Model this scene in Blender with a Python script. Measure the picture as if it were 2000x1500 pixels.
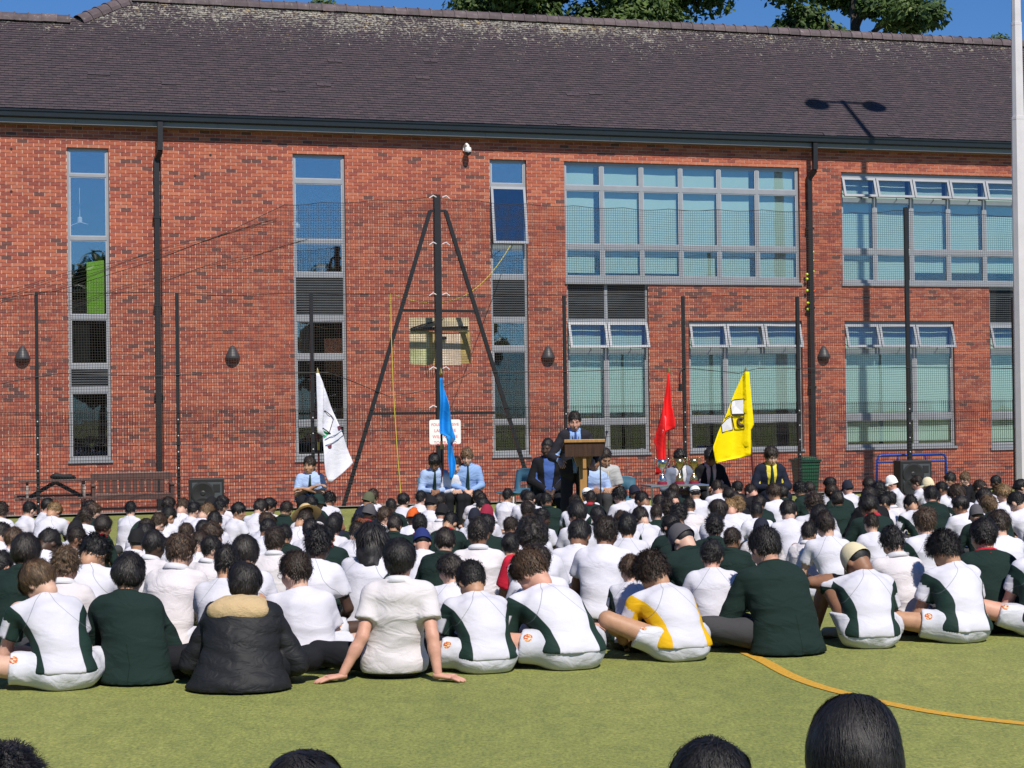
import bpy, math, random
import numpy as np
from mathutils import Vector, Matrix
random.seed(7); np.random.seed(7)
R = math.radians
for o in list(bpy.data.objects): bpy.data.objects.remove(o)
scene = bpy.context.scene
COL = scene.collection

# ---------------------------------------------------------------- camera, sky, sun, exposure
F = 3400.0                     # focal length in pixels of the 2000 x 1500 photograph
CAMZ = 1.6
PITCH = math.atan(47 / F); ROLL = 0.0133
c0 = np.array([1., 0, 0]); f0 = np.array([0, math.cos(PITCH), math.sin(PITCH)]); u0 = np.array([0, -math.sin(PITCH), math.cos(PITCH)])
CR = math.cos(ROLL) * c0 - math.sin(ROLL) * u0
CU = math.cos(ROLL) * u0 + math.sin(ROLL) * c0
CP = np.array([0, 0, CAMZ])
cam = bpy.data.cameras.new('camera'); camo = bpy.data.objects.new('camera', cam); COL.objects.link(camo)
M = Matrix.Identity(4)
for i in range(3):
    M[i][0] = CR[i]; M[i][1] = CU[i]; M[i][2] = -f0[i]; M[i][3] = CP[i]
camo.matrix_world = M
cam.sensor_width = 36; cam.lens = F / 2000 * 36; cam.clip_start = .05; cam.clip_end = 900
scene.camera = camo

SUN_EL = R(50); SUN_AZ = R(21.5)      # light travels this far to the left of straight ahead
LD = np.array([-math.sin(SUN_AZ) * math.cos(SUN_EL), math.cos(SUN_AZ) * math.cos(SUN_EL), -math.sin(SUN_EL)])
world = bpy.data.worlds.new('World'); scene.world = world; world.use_nodes = True
wn = world.node_tree
sky = wn.nodes.new('ShaderNodeTexSky'); sky.sky_type = 'NISHITA'; sky.sun_disc = False
sky.sun_elevation = SUN_EL; sky.sun_rotation = math.atan2(-LD[0], -LD[1])
sky.air_density = 1.0; sky.dust_density = 0.05; sky.ozone_density = 3.0
bg = wn.nodes['Background']; bg.inputs['Strength'].default_value = 0.062
tint = wn.nodes.new('ShaderNodeMix'); tint.data_type = 'RGBA'; tint.blend_type = 'MULTIPLY'; tint.inputs[0].default_value = 1; tint.inputs[7].default_value = (.56, .95, 1.45, 1)   # the photograph's deep azure
wn.links.new(sky.outputs['Color'], tint.inputs[6]); wn.links.new(tint.outputs[2], bg.inputs['Color'])
sl = bpy.data.lights.new('sun', 'SUN'); sl.energy = 5.0; sl.angle = R(0.53); sl.color = (1, .93, .83)
so = bpy.data.objects.new('sun', sl); COL.objects.link(so)
so.rotation_euler = Vector(LD).to_track_quat('-Z', 'Y').to_euler()
vs = scene.view_settings; vs.view_transform = 'Standard'; vs.look = 'None'; vs.gamma = 1; vs.exposure = 0.1
scene.render.engine = 'CYCLES'
scene.cycles.max_bounces = 6; scene.cycles.transparent_max_bounces = 16; scene.cycles.caustics_reflective = False; scene.cycles.caustics_refractive = False
scene.cycles.sample_clamp_indirect = 6

def ray(px, py):
    d = CR * (px - 1000) / F - CU * (py - 750) / F + f0
    return d
def hor(px): return 797 - ROLL * (px - 1000)
def ground(px, py, z=0.0):
    d = ray(px, py); t = (z - CAMZ) / d[2]; return CP + d * t
def at_depth(px, py, Y):
    d = ray(px, py); return CP + d * (Y / d[1])
def project(p):
    q = np.asarray(p, float) - CP; z = q @ f0
    return 1000 + F * (q @ CR) / z, 750 - F * (q @ CU) / z

TH = math.atan2(3400, 11750)
T = np.array([math.cos(TH), math.sin(TH), 0]); N = np.array([-math.sin(TH), math.cos(TH), 0])
WO = np.array([(400 - 1000) / F * F / 90, F / 90, 0])      # wall line
FO = np.array([(209 - 1000) / F * F / 106, F / 106, 0])    # fence line
PATHZ = -0.52; FENCEZ = -0.28
def on_plane(px, py, O, v=0.0):
    d = ray(px, py); P = O + v * N
    t = ((P - CP) @ N) / (d @ N); p = CP + d * t
    q = p - O
    return q @ T, p[2]
def wall(px, py, v=0.0): return on_plane(px, py, WO, v)
def fence(px, py, v=0.0): return on_plane(px, py, FO, v)
def wpt(u, v, z): return WO + u * T + v * N + np.array([0, 0, z])
def fpt(u, v, z): return FO + u * T + v * N + np.array([0, 0, z])

# ---------------------------------------------------------------- materials
MATS = {}
def nmat(name):
    m = bpy.data.materials.new(name); m.use_nodes = True; MATS[name] = m
    nt = m.node_tree; b = nt.nodes['Principled BSDF']
    return m, nt, b
def nd(nt, t, **kw):
    n = nt.nodes.new(t)
    for k, v in kw.items():
        if k.startswith('i_'):
            key = k[2:].replace('_', ' ')
            n.inputs[key].default_value = v
        else: setattr(n, k, v)
    return n
def ramp(nt, stops, interp='LINEAR'):
    n = nt.nodes.new('ShaderNodeValToRGB'); cr = n.color_ramp; cr.interpolation = interp
    while len(cr.elements) < len(stops): cr.elements.new(.5)
    for e, (p, c) in zip(cr.elements, stops):
        e.position = p; e.color = (*c, 1) if len(c) == 3 else c
    return n
def noise(nt, scale, detail=4, rough=.55, vec=None, dist=0):
    n = nd(nt, 'ShaderNodeTexNoise', i_Scale=scale, i_Detail=detail, i_Roughness=rough, i_Distortion=dist)
    if vec is not None: nt.links.new(vec, n.inputs['Vector'])
    return n
def mapped(nt, scale=(1, 1, 1), src='Object'):
    tc = nd(nt, 'ShaderNodeTexCoord'); mp = nd(nt, 'ShaderNodeMapping'); mp.inputs['Scale'].default_value = scale
    nt.links.new(tc.outputs[src], mp.inputs['Vector']); return mp.outputs['Vector']
def bump(nt, b, h, strength=.3, dist=.01):
    n = nd(nt, 'ShaderNodeBump'); n.inputs['Strength'].default_value = strength; n.inputs['Distance'].default_value = dist
    nt.links.new(h, n.inputs['Height']); nt.links.new(n.outputs['Normal'], b.inputs['Normal']); return n
def plain(name, col, rough=.6, metal=0., var=.12, scale=14, bmp=.0, spec=.5, bscale=None):
    if name in MATS: return MATS[name]
    m, nt, b = nmat(name)
    b.inputs['Roughness'].default_value = rough; b.inputs['Metallic'].default_value = metal
    b.inputs['Specular IOR Level'].default_value = spec
    v = mapped(nt); n = noise(nt, scale, 4, .6, v)
    r = ramp(nt, [(.3, tuple(c * (1 - var) for c in col)), (.7, tuple(min(1, c * (1 + var)) for c in col))])
    nt.links.new(n.outputs['Fac'], r.inputs['Fac']); nt.links.new(r.outputs['Color'], b.inputs['Base Color'])
    if bmp:
        n2 = noise(nt, bscale or scale * 3, 4, .6, v); bump(nt, b, n2.outputs['Fac'], bmp, .01)
    return m
def mathn(nt, op, a, b=None):
    n = nd(nt, 'ShaderNodeMath', operation=op)
    for i, x in enumerate((a, b)):
        if x is None: continue
        if isinstance(x, (int, float)): n.inputs[i].default_value = x
        else: nt.links.new(x, n.inputs[i])
    return n.outputs[0]
def mixc(nt, fac, a, b, mode='MIX'):
    n = nd(nt, 'ShaderNodeMix', data_type='RGBA', blend_type=mode)
    for s, x in ((0, fac), (6, a), (7, b)):
        if isinstance(x, (int, float)): n.inputs[s].default_value = x
        elif isinstance(x, tuple): n.inputs[s].default_value = (*x, 1)
        else: nt.links.new(x, n.inputs[s])
    return n.outputs[2]
def rnd_source(nt, mode):
    if mode == 'attr': return nd(nt, 'ShaderNodeAttribute', attribute_name='rnd').outputs['Fac']
    return nd(nt, 'ShaderNodeObjectInfo').outputs['Random']

BRICK_STOPS = [(0, (.15, .080, .073)), (.09, (.19, .088, .076)), (.10, (.30, .092, .070)), (.2, (.335, .10, .072)), (.38, (.39, .118, .078)), (.6, (.445, .14, .086)), (.82, (.485, .16, .094)), (1, (.52, .20, .125))]
def brick_mat(mode):
    m, nt, b = nmat('brick_' + mode)
    r = ramp(nt, BRICK_STOPS); nt.links.new(rnd_source(nt, mode), r.inputs['Fac'])
    v = mapped(nt, src='Object') if mode == 'attr' else nd(nt, 'ShaderNodeNewGeometry').outputs['Position']
    n = noise(nt, 22, 5, .65, v); rr = ramp(nt, [(.25, (.70, .67, .68)), (.75, (1.1, 1.05, 1.03))])
    nt.links.new(n.outputs['Fac'], rr.inputs['Fac'])
    c = mixc(nt, 1.0, r.outputs['Color'], rr.outputs['Color'], 'MULTIPLY')
    big = noise(nt, .7, 3, .5, v); rb = ramp(nt, [(.3, (.86, .84, .86)), (.7, (1.08, 1.06, 1.03))]); nt.links.new(big.outputs['Fac'], rb.inputs['Fac'])
    c = mixc(nt, 1.0, c, rb.outputs['Color'], 'MULTIPLY')
    nt.links.new(c, b.inputs['Base Color']); b.inputs['Roughness'].default_value = .88; b.inputs['Specular IOR Level'].default_value = .25
    n3 = noise(nt, 90, 4, .6, v); bump(nt, b, n3.outputs['Fac'], .25, .004)
    return m
brick_mat('attr'); brick_mat('obj')
plain('mortar', (.66, .50, .43), .95, var=.14, scale=6, bmp=.3, spec=.2)
def tile_mat(mode):
    m, nt, b = nmat('tile_' + mode)
    r = ramp(nt, [(0, (.048, .038, .046)), (.3, (.056, .044, .052)), (.7, (.063, .048, .056)), (1, (.073, .054, .060))]); nt.links.new(rnd_source(nt, mode), r.inputs['Fac'])
    pos = nd(nt, 'ShaderNodeNewGeometry').outputs['Position']
    n = noise(nt, 16, 5, .6, pos); rr = ramp(nt, [(.25, (.75, .75, .75)), (.75, (1.2, 1.2, 1.2))]); nt.links.new(n.outputs['Fac'], rr.inputs['Fac'])
    c = mixc(nt, 1.0, r.outputs['Color'], rr.outputs['Color'], 'MULTIPLY')
    # lichen: grows along the ridge and thins out downwards
    sep = nd(nt, 'ShaderNodeSeparateXYZ'); nt.links.new(pos, sep.inputs[0])
    up = nd(nt, 'ShaderNodeMapRange'); up.inputs['From Min'].default_value = ROOF_LICHEN[0]; up.inputs['From Max'].default_value = ROOF_LICHEN[1]
    nt.links.new(sep.outputs['Z'], up.inputs['Value'])
    upp = mathn(nt, 'POWER', up.outputs[0], 2.2)
    big = noise(nt, .45, 3, .6, pos)
    sp = noise(nt, 9, 4, .7, pos, 1.5)
    lr = nd(nt, 'ShaderNodeMapRange'); nt.links.new(sep.outputs['X'], lr.inputs['Value']); lr.inputs['From Min'].default_value = -10; lr.inputs['From Max'].default_value = 12; lr.inputs['To Min'].default_value = 1.0; lr.inputs['To Max'].default_value = .62   # lichen is thickest at the hip end
    lw = mathn(nt, 'MULTIPLY', mathn(nt, 'MULTIPLY', upp, lr.outputs[0]), mathn(nt, 'ADD', big.outputs['Fac'], .12))
    th = mathn(nt, 'SUBTRACT', .71, mathn(nt, 'MULTIPLY', lw, .48))
    mask = nd(nt, 'ShaderNodeMapRange'); nt.links.new(mathn(nt, 'SUBTRACT', sp.outputs['Fac'], th), mask.inputs['Value'])
    mask.inputs['From Min'].default_value = 0; mask.inputs['From Max'].default_value = .06
    col = ramp(nt, [(.35, (.26, .24, .20)), (.55, (.38, .36, .31)), (.68, (.30, .22, .08))]); n5 = noise(nt, 3.1, 3, .6, pos); nt.links.new(n5.outputs['Fac'], col.inputs['Fac'])
    c = mixc(nt, mask.outputs[0], c, col.outputs['Color'])
    nt.links.new(c, b.inputs['Base Color']); b.inputs['Roughness'].default_value = .72; b.inputs['Specular IOR Level'].default_value = .35
    n3 = noise(nt, 60, 4, .6, pos); bump(nt, b, n3.outputs['Fac'], .5, .008)
    return m
plain('frame_grey', (.33, .345, .37), .42, .25, .06, 5)
plain('frame_light', (.46, .47, .50), .38, .25, .06, 5)
plain('gutter_dark', (.014, .018, .022), .35, 0, .1, 5)
plain('fascia_grey', (.20, .205, .21), .5, 0, .05, 3)
plain('black_steel', (.012, .012, .014), .45, 0, .2, 9)
plain('mesh_wire', (.014, .013, .014), .6, 0, .1, 5)
plain('net_cord', (.030, .024, .022), .85, 0, .2, 5)
plain('louvre', (.055, .065, .075), .45, .3, .1, 8)
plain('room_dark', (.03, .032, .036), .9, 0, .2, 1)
plain('blind_green', (.56, .69, .63), .8, 0, .05, .8)
plain('galv', (.66, .63, .66), .45, 0, .06, 3)
plain('concrete', (.30, .28, .25), .9, 0, .12, 3, .2)
plain('white_paint', (.8, .8, .8), .45, 0, .03, 4)
plain('lime_panel', (.45, .90, .10), .6, 0, .04, 2)
plain('yellow_rope', (.55, .47, .06), .7, 0, .15, 20)
plain('tennis_yellow', (.55, .72, .03), .9, 0, .1, 40)
plain('orange_ball', (.75, .10, .02), .8, 0, .1, 40)
def glass_mat(name, tint, refl):
    m, nt, b = nmat(name); nt.nodes.remove(b)
    out = nt.nodes['Material Output']
    tr = nd(nt, 'ShaderNodeBsdfTransparent'); tr.inputs['Color'].default_value = (*tint, 1)
    gl = nd(nt, 'ShaderNodeBsdfGlossy'); gl.inputs['Roughness'].default_value = .012; gl.inputs['Color'].default_value = (.92, .97, 1, 1)
    lw = nd(nt, 'ShaderNodeLayerWeight'); lw.inputs['Blend'].default_value = .15
    mr = nd(nt, 'ShaderNodeMapRange'); mr.inputs['To Min'].default_value = refl; mr.inputs['To Max'].default_value = .9
    nt.links.new(lw.outputs['Fresnel'], mr.inputs['Value'])
    v = nd(nt, 'ShaderNodeNewGeometry').outputs['Position']; n = noise(nt, 1.1, 2, .5, v); bp = nd(nt, 'ShaderNodeBump'); bp.inputs['Strength'].default_value = .035; bp.inputs['Distance'].default_value = .05
    nt.links.new(n.outputs['Fac'], bp.inputs['Height']); nt.links.new(bp.outputs['Normal'], gl.inputs['Normal'])
    mx = nd(nt, 'ShaderNodeMixShader'); nt.links.new(mr.outputs[0], mx.inputs[0]); nt.links.new(tr.outputs[0], mx.inputs[1]); nt.links.new(gl.outputs[0], mx.inputs[2])
    nt.links.new(mx.outputs[0], out.inputs['Surface']); return m
glass_mat('glass', (.90, .96, .96), .15)
glass_mat('glass_dark', (.45, .52, .55), .13)
glass_mat('glass_sky', (.93, .96, .97), .27)

# ---------------------------------------------------------------- mesh helpers
class MB:
    """collects boxes, tubes, lofts ... into one mesh"""
    def __init__(s): s.v = []; s.f = []; s.a = []
    def add(s, vs, fs, a=0.0):
        n = len(s.v); s.v += [tuple(map(float, p)) for p in vs]; s.f += [tuple(i + n for i in f) for f in fs]; s.a += [a] * len(fs); return s
    def box(s, x0, x1, y0, y1, z0, z1, a=0.0):
        v = [(x, y, z) for x in (x0, x1) for y in (y0, y1) for z in (z0, z1)]
        return s.add(v, [(0, 1, 3, 2), (4, 6, 7, 5), (0, 4, 5, 1), (2, 3, 7, 6), (0, 2, 6, 4), (1, 5, 7, 3)], a)
    def bar(s, a, b, w, h=None, up=(0, 0, 1)):
        a = Vector(a); b = Vector(b); h = h or w; d = (b - a).normalized(); up = Vector(up)
        if abs(d.dot(up)) > .98: up = Vector((0, 1, 0))
        x = d.cross(up).normalized() * (w / 2); y = x.cross(d).normalized() * (h / 2)
        v = [p + sx * x + sy * y for p in (a, b) for sx, sy in ((-1, -1), (1, -1), (1, 1), (-1, 1))]
        return s.add(v, [(0, 3, 2, 1), (4, 5, 6, 7), (0, 1, 5, 4), (1, 2, 6, 5), (2, 3, 7, 6), (3, 0, 4, 7)])
    def tube(s, pts, r, n=8, caps=True):
        pts = [Vector(p) for p in pts]; rs = r if isinstance(r, (list, tuple)) else [r] * len(pts)
        rings = []; prev = None
        for i, p in enumerate(pts):
            d = (pts[min(i + 1, len(pts) - 1)] - pts[max(i - 1, 0)]).normalized()
            if prev is None:
                up = Vector((0, 0, 1)) if abs(d.z) < .9 else Vector((1, 0, 0)); x = d.cross(up).normalized()
            else: x = (prev - d * prev.dot(d)).normalized()
            prev = x; y = d.cross(x)
            rings.append([p + rs[i] * (math.cos(t) * x + math.sin(t) * y) for t in (2 * math.pi * k / n for k in range(n))])
        v = [q for rg in rings for q in rg]; f = []
        for i in range(len(rings) - 1):
            for k in range(n): f.append((i * n + k, i * n + (k + 1) % n, (i + 1) * n + (k + 1) % n, (i + 1) * n + k))
        if caps: f += [tuple(range(n))[::-1], tuple((len(rings) - 1) * n + k for k in range(n))]
        return s.add(v, f)
    def lathe(s, prof, c=(0, 0, 0), n=20, axis='z', sx=1, sy=1):
        v = []; f = []
        for r, z in prof:
            for k in range(n):
                t = 2 * math.pi * k / n; x, y = r * math.cos(t) * sx, r * math.sin(t) * sy
                v.append((c[0] + x, c[1] + y, c[2] + z) if axis == 'z' else (c[0] + x, c[1] + z, c[2] + y))
        for i in range(len(prof) - 1):
            for k in range(n): f.append((i * n + k, i * n + (k + 1) % n, (i + 1) * n + (k + 1) % n, (i + 1) * n + k))
        f += [tuple(range(n))[::-1], tuple((len(prof) - 1) * n + k for k in range(n))]
        return s.add(v, f)
    def build(s, name, mat, parent=None, smooth=False, attr=False, bevel=0):
        me = bpy.data.meshes.new(name); me.from_pydata(s.v, [], s.f); me.update()
        if attr:
            at = me.attributes.new('rnd', 'FLOAT', 'FACE'); at.data.foreach_set('value', s.a)
        return link(name, me, mat, parent, smooth, bevel)
def link(name, me, mat=None, parent=None, smooth=False, bevel=0):
    if mat is not None and not me.materials: me.materials.append(MATS[mat] if isinstance(mat, str) else mat)
    if smooth: me.shade_smooth()
    o = bpy.data.objects.new(name, me); COL.objects.link(o)
    if parent is not None: o.parent = parent
    if bevel:
        b = o.modifiers.new('bevel', 'BEVEL'); b.width = bevel; b.segments = 2; b.limit_method = 'ANGLE'
    return o
def empty(name, loc=(0, 0, 0), rz=0.0, label=None, cat=None, group=None, kind=None):
    o = bpy.data.objects.new(name, None); COL.objects.link(o); o.location = loc; o.rotation_euler.z = rz; o.empty_display_size = .2
    return tag(o, label, cat, group, kind)
def tag(o, label=None, cat=None, group=None, kind=None):
    for k, v in (('label', label), ('category', cat), ('group', group), ('kind', kind)):
        if v: o[k] = v
    return o
def np_mesh(name, V, Q):
    """vertex array and quad array -> mesh, fast"""
    me = bpy.data.meshes.new(name); nq = len(Q)
    me.vertices.add(len(V)); me.vertices.foreach_set('co', np.asarray(V, np.float32).ravel())
    me.loops.add(nq * 4); me.loops.foreach_set('vertex_index', np.asarray(Q, np.int32).ravel())
    me.polygons.add(nq); me.polygons.foreach_set('loop_start', np.arange(0, nq * 4, 4, dtype=np.int32))
    me.update(calc_edges=True); me.validate(); me.shade_flat(); return me
# ---------------------------------------------------------------- ground
GEDGE = 12.3                           # the pitch ends this far in front of the fence
def turf_mat():
    m, nt, b = nmat('turf'); pos = nd(nt, 'ShaderNodeNewGeometry').outputs['Position']
    mp = nd(nt, 'ShaderNodeMapping'); mp.inputs['Scale'].default_value = (1, .55, 1); nt.links.new(pos, mp.inputs['Vector']); pos2 = mp.outputs[0]
    a = noise(nt, .55, 4, .6, pos2); f = noise(nt, 55, 5, .75, pos2); g = noise(nt, 9, 4, .7, pos2, .6)
    base = ramp(nt, [(.3, (.175, .198, .062)), (.5, (.216, .238, .074)), (.72, (.256, .27, .086))]); nt.links.new(a.outputs['Fac'], base.inputs['Fac'])
    fr = ramp(nt, [(.3, (.50, .52, .52)), (.5, (1, 1, .97)), (.7, (1.55, 1.48, 1.3))]); nt.links.new(f.outputs['Fac'], fr.inputs['Fac'])
    gr = ramp(nt, [(.3, (.80, .82, .84)), (.7, (1.15, 1.13, 1.06))]); nt.links.new(g.outputs['Fac'], gr.inputs['Fac'])
    c = mixc(nt, 1, mixc(nt, 1, base.outputs['Color'], fr.outputs['Color'], 'MULTIPLY'), gr.outputs['Color'], 'MULTIPLY')
    nt.links.new(c, b.inputs['Base Color']); b.inputs['Roughness'].default_value = .9; b.inputs['Specular IOR Level'].default_value = .2
    h = noise(nt, 140, 4, .7, pos2); hm = mathn(nt, 'ADD', h.outputs['Fac'], mathn(nt, 'MULTIPLY', f.outputs['Fac'], 1.2)); bump(nt, b, hm, .35, .012)
    return m
turf_mat()
def strip(name, mat, rows, u0=-60, u1=90, nu=30, kind='structure'):
    mb = MB()
    for (va, za), (vb, zb) in zip(rows[:-1], rows[1:]):
        for i in range(nu):
            a = u0 + (u1 - u0) * i / nu; b = u0 + (u1 - u0) * (i + 1) / nu
            mb.add([fpt(a, va, za), fpt(b, va, za), fpt(b, vb, zb), fpt(a, vb, zb)], [(0, 1, 2, 3)])
    return tag(mb.build(name, mat), kind=kind)
strip('pitch', 'turf', [(-90, 0), (-40, 0), (-GEDGE, 0), (-GEDGE + .5, -.05), (-GEDGE + 1.1, -.20), (-.6, FENCEZ + .03), (-.2, FENCEZ)])
strip('kerb', 'concrete', [(-.2, FENCEZ + .05), (.25, FENCEZ + .05), (.25, PATHZ)])
strip('path', 'concrete', [(.25, PATHZ), (30, PATHZ)])
tag(MB().add([(-400, -300, -.75), (400, -300, -.75), (400, 500, -.75), (-400, 500, -.75)], [(0, 1, 2, 3)]).build('ground', 'turf'), kind='structure')

def line_mat():
    m, nt, b = nmat('pitch_line_yellow'); pos = nd(nt, 'ShaderNodeNewGeometry').outputs['Position']
    f = noise(nt, 60, 4, .7, pos); r = ramp(nt, [(.3, (.40, .22, .02)), (.7, (.66, .36, .03))]); nt.links.new(f.outputs['Fac'], r.inputs['Fac']); nt.links.new(r.outputs['Color'], b.inputs['Base Color'])
    b.inputs['Roughness'].default_value = .9; bump(nt, b, noise(nt, 140, 4, .7, pos).outputs['Fac'], .2, .012)
line_mat()
def arc_line():
    ctr = [(1440, 1268), (1490, 1291), (1540, 1318), (1600, 1341), (1680, 1362), (1780, 1384), (1880, 1400), (2000, 1414), (2140, 1424), (2300, 1431)]
    P = [ground(*p) for p in ctr]
    # smooth curve through the measured points
    Q = []
    for i in range(len(P) - 1):
        p0, p1, p2, p3 = P[max(i - 1, 0)], P[i], P[i + 1], P[min(i + 2, len(P) - 1)]
        for k in range(10):
            t = k / 10; Q.append(.5 * ((2 * p1) + (-p0 + p2) * t + (2 * p0 - 5 * p1 + 4 * p2 - p3) * t * t + (-p0 + 3 * p1 - 3 * p2 + p3) * t ** 3))
    v = []; f = []
    for i, q in enumerate(Q):
        d = Q[min(i + 1, len(Q) - 1)] - Q[max(i - 1, 0)]; d = d / np.linalg.norm(d); n = np.array([-d[1], d[0], 0]) * .042
        v += [q - n + [0, 0, .004], q + n + [0, 0, .004]]
    f = [(2 * i, 2 * i + 2, 2 * i + 3, 2 * i + 1) for i in range(len(Q) - 1)]
    o = MB().add(v, f).build('pitch_line', 'pitch_line_yellow'); tag(o, kind='structure')
arc_line()

# ---------------------------------------------------------------- school building
BLD = empty('school_building', tuple(wpt(0, 0, PATHZ)), TH, 'long two-storey red brick school building with dark tiled roof', 'building')
def Z(z): return z - PATHZ            # world height -> building local height
UL, UR = wall(-140, 600)[0], wall(2180, 600)[0]
# --- eaves and roof
VE = -.36                              # gutter front
zg_top = wall(660, 232.8, VE)[1]; zg_bot = wall(660, 248, VE)[1]; zf_bot = wall(660, 258.5, VE + .1)[1]
PITCHR = R(41); VR0, ZR0 = VE + .06, zg_top + .01
def on_roof(px, py):
    d = ray(px, py); n3 = np.array([*(-math.sin(PITCHR) * N[:2]), math.cos(PITCHR)])
    P = wpt(0, VR0, ZR0); t = ((P - CP) @ n3) / (d @ n3); p = CP + d * t; q = p - WO
    return q @ T, q @ N, p[2]
rid = [on_roof(x, y) for x, y in ((650, 14), (1000, 32), (1350, 54.5), (1650, 68.5), (1972, 88))]
VRID = sum(r[1] for r in rid) / len(rid); ZRID = ZR0 + (VRID - VR0) * math.tan(PITCHR)
low = [on_roof(x, y) for x, y in ((5, 32), (150, 39))]
VLOW = sum(r[1] for r in low) / 2; ULOW = low[1][0]
UHI = on_roof(243, 2)[0] + (VRID - on_roof(243, 2)[1]) * (on_roof(243, 2)[0] - ULOW) / max(.05, on_roof(243, 2)[1] - VLOW)
ROOF_LICHEN = (ZR0 + .3, ZRID + .05)
tile_mat('attr'); tile_mat('obj')
SL = (VRID - VR0) / math.cos(PITCHR); GA = .10; TW = .165
def rpt(u, s, h=0.0):                  # roof plane local point (building space)
    return (u, VR0 + s * math.cos(PITCHR) - h * math.sin(PITCHR), Z(ZR0 + s * math.sin(PITCHR) + h * math.cos(PITCHR)))
def smax(u):
    sl = (VLOW - VR0) / math.cos(PITCHR)
    if u < ULOW: return sl
    if u < UHI: return sl + (SL - sl) * (u - ULOW) / (UHI - ULOW)
    return SL
roof = MB()
for a, b in ((UL, ULOW), (ULOW, UHI), (UHI, UR)):
    roof.add([rpt(a, -.02, -.02), rpt(b, -.02, -.02), rpt(b, smax(b + 1e-6 if b == UR else b), -.02), rpt(a, smax(a), -.02)], [(0, 1, 2, 3)])
    roof.add([rpt(a, smax(a), -.02), rpt(b, smax(b), -.02), (b, 2 * VRID - VR0, Z(ZR0)), (a, 2 * VRID - VR0, Z(ZR0))], [(0, 1, 2, 3)])
ROOF = roof.build('roof', 'gutter_dark', BLD)
def tile_geo(L=.15, W=TW - .004, t=.024):
    # lying in (u, s, h): lower edge at s=0 proud, upper edge tucked under
    v = [(-W / 2, 0, t), (W / 2, 0, t), (W / 2, L, .002), (-W / 2, L, .002), (-W / 2, 0, -.004), (W / 2, 0, -.004), (W / 2, L, -.012), (-W / 2, L, -.012)]
    return v, [(0, 1, 2, 3), (4, 5, 1, 0), (5, 6, 2, 1), (7, 4, 0, 3)]
TV, TF = tile_geo()
tme = bpy.data.meshes.new('roof_tile'); tme.from_pydata(TV, [], TF); tme.materials.append(MATS['tile_obj'])
# tile axes in building space
ax_s = Vector((0, math.cos(PITCHR), math.sin(PITCHR))); ax_h = Vector((0, -math.sin(PITCHR), math.cos(PITCHR)))
rows = int(SL / GA) + 1; tv = []; tf = []; ta = []; singles = []
slipped = [(185, 143), (206, 146), (325, 163), (540, 176), (630, 167), (660, 120), (820, 152), (845, 121), (1120, 184), (1160, 184), (1100, 240), (1620, 262), (1745, 263)]
slip = set()
for x, y in slipped:
    u, v_, z_ = on_roof(x, y); s_ = (v_ - VR0) / math.cos(PITCHR); j = int(s_ / GA); off = (TW / 2 if j % 2 else 0)
    slip.add((j, int((u - UL - off) / TW))); slip.add((j, int((u - UL - off) / TW) + 1))
rng = random.Random(3)
for j in range(rows):
    s = j * GA; off = TW / 2 if j % 2 else 0; i = 0; u = UL + off
    while u < UR:
        if s + .02 < smax(u):
            ds = rng.uniform(-.004, .004); dh = rng.uniform(0, .005); 
            tilt = rng.gauss(0, .006)
            if (j, i) in slip: ds = -.05; dh = .02; tilt = rng.uniform(-.08, .08)
            if j >= 30 and u < ULOW - .3 and len(singles) < 0: pass
            if 8 <= j < 16 and wall(60, 100)[0] < u < wall(560, 100)[0] and len(singles) < 300: singles.append((u, s + ds, dh, tilt))
            else:
                n = len(tv)
                for (a, b, h) in TV: tv.append(rpt(u + a - tilt * b, s + ds + b + tilt * a, h + dh))
                tf += [tuple(n + q for q in f) for f in TF]; r_ = rng.random(); ta += [r_] * len(TF)
        u += TW; i += 1
me = np_mesh('tile_field', np.array(tv), np.array(tf)); at = me.attributes.new('rnd', 'FLOAT', 'FACE'); at.data.foreach_set('value', ta)
tag(link('tile_field', me, 'tile_attr', ROOF), kind='stuff')
for (u, s, h, tilt) in singles:
    o = bpy.data.objects.new('tile', tme); COL.objects.link(o); o.parent = ROOF
    Mx = Matrix((( 1, 0, 0, 0), (0, ax_s.y, ax_h.y, 0), (0, ax_s.z, ax_h.z, 0), (0, 0, 0, 1))).copy()
    Mx.translation = Vector(rpt(u, s, h)); o.matrix_local = Mx @ Matrix.Rotation(tilt, 4, 'Z')
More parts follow.
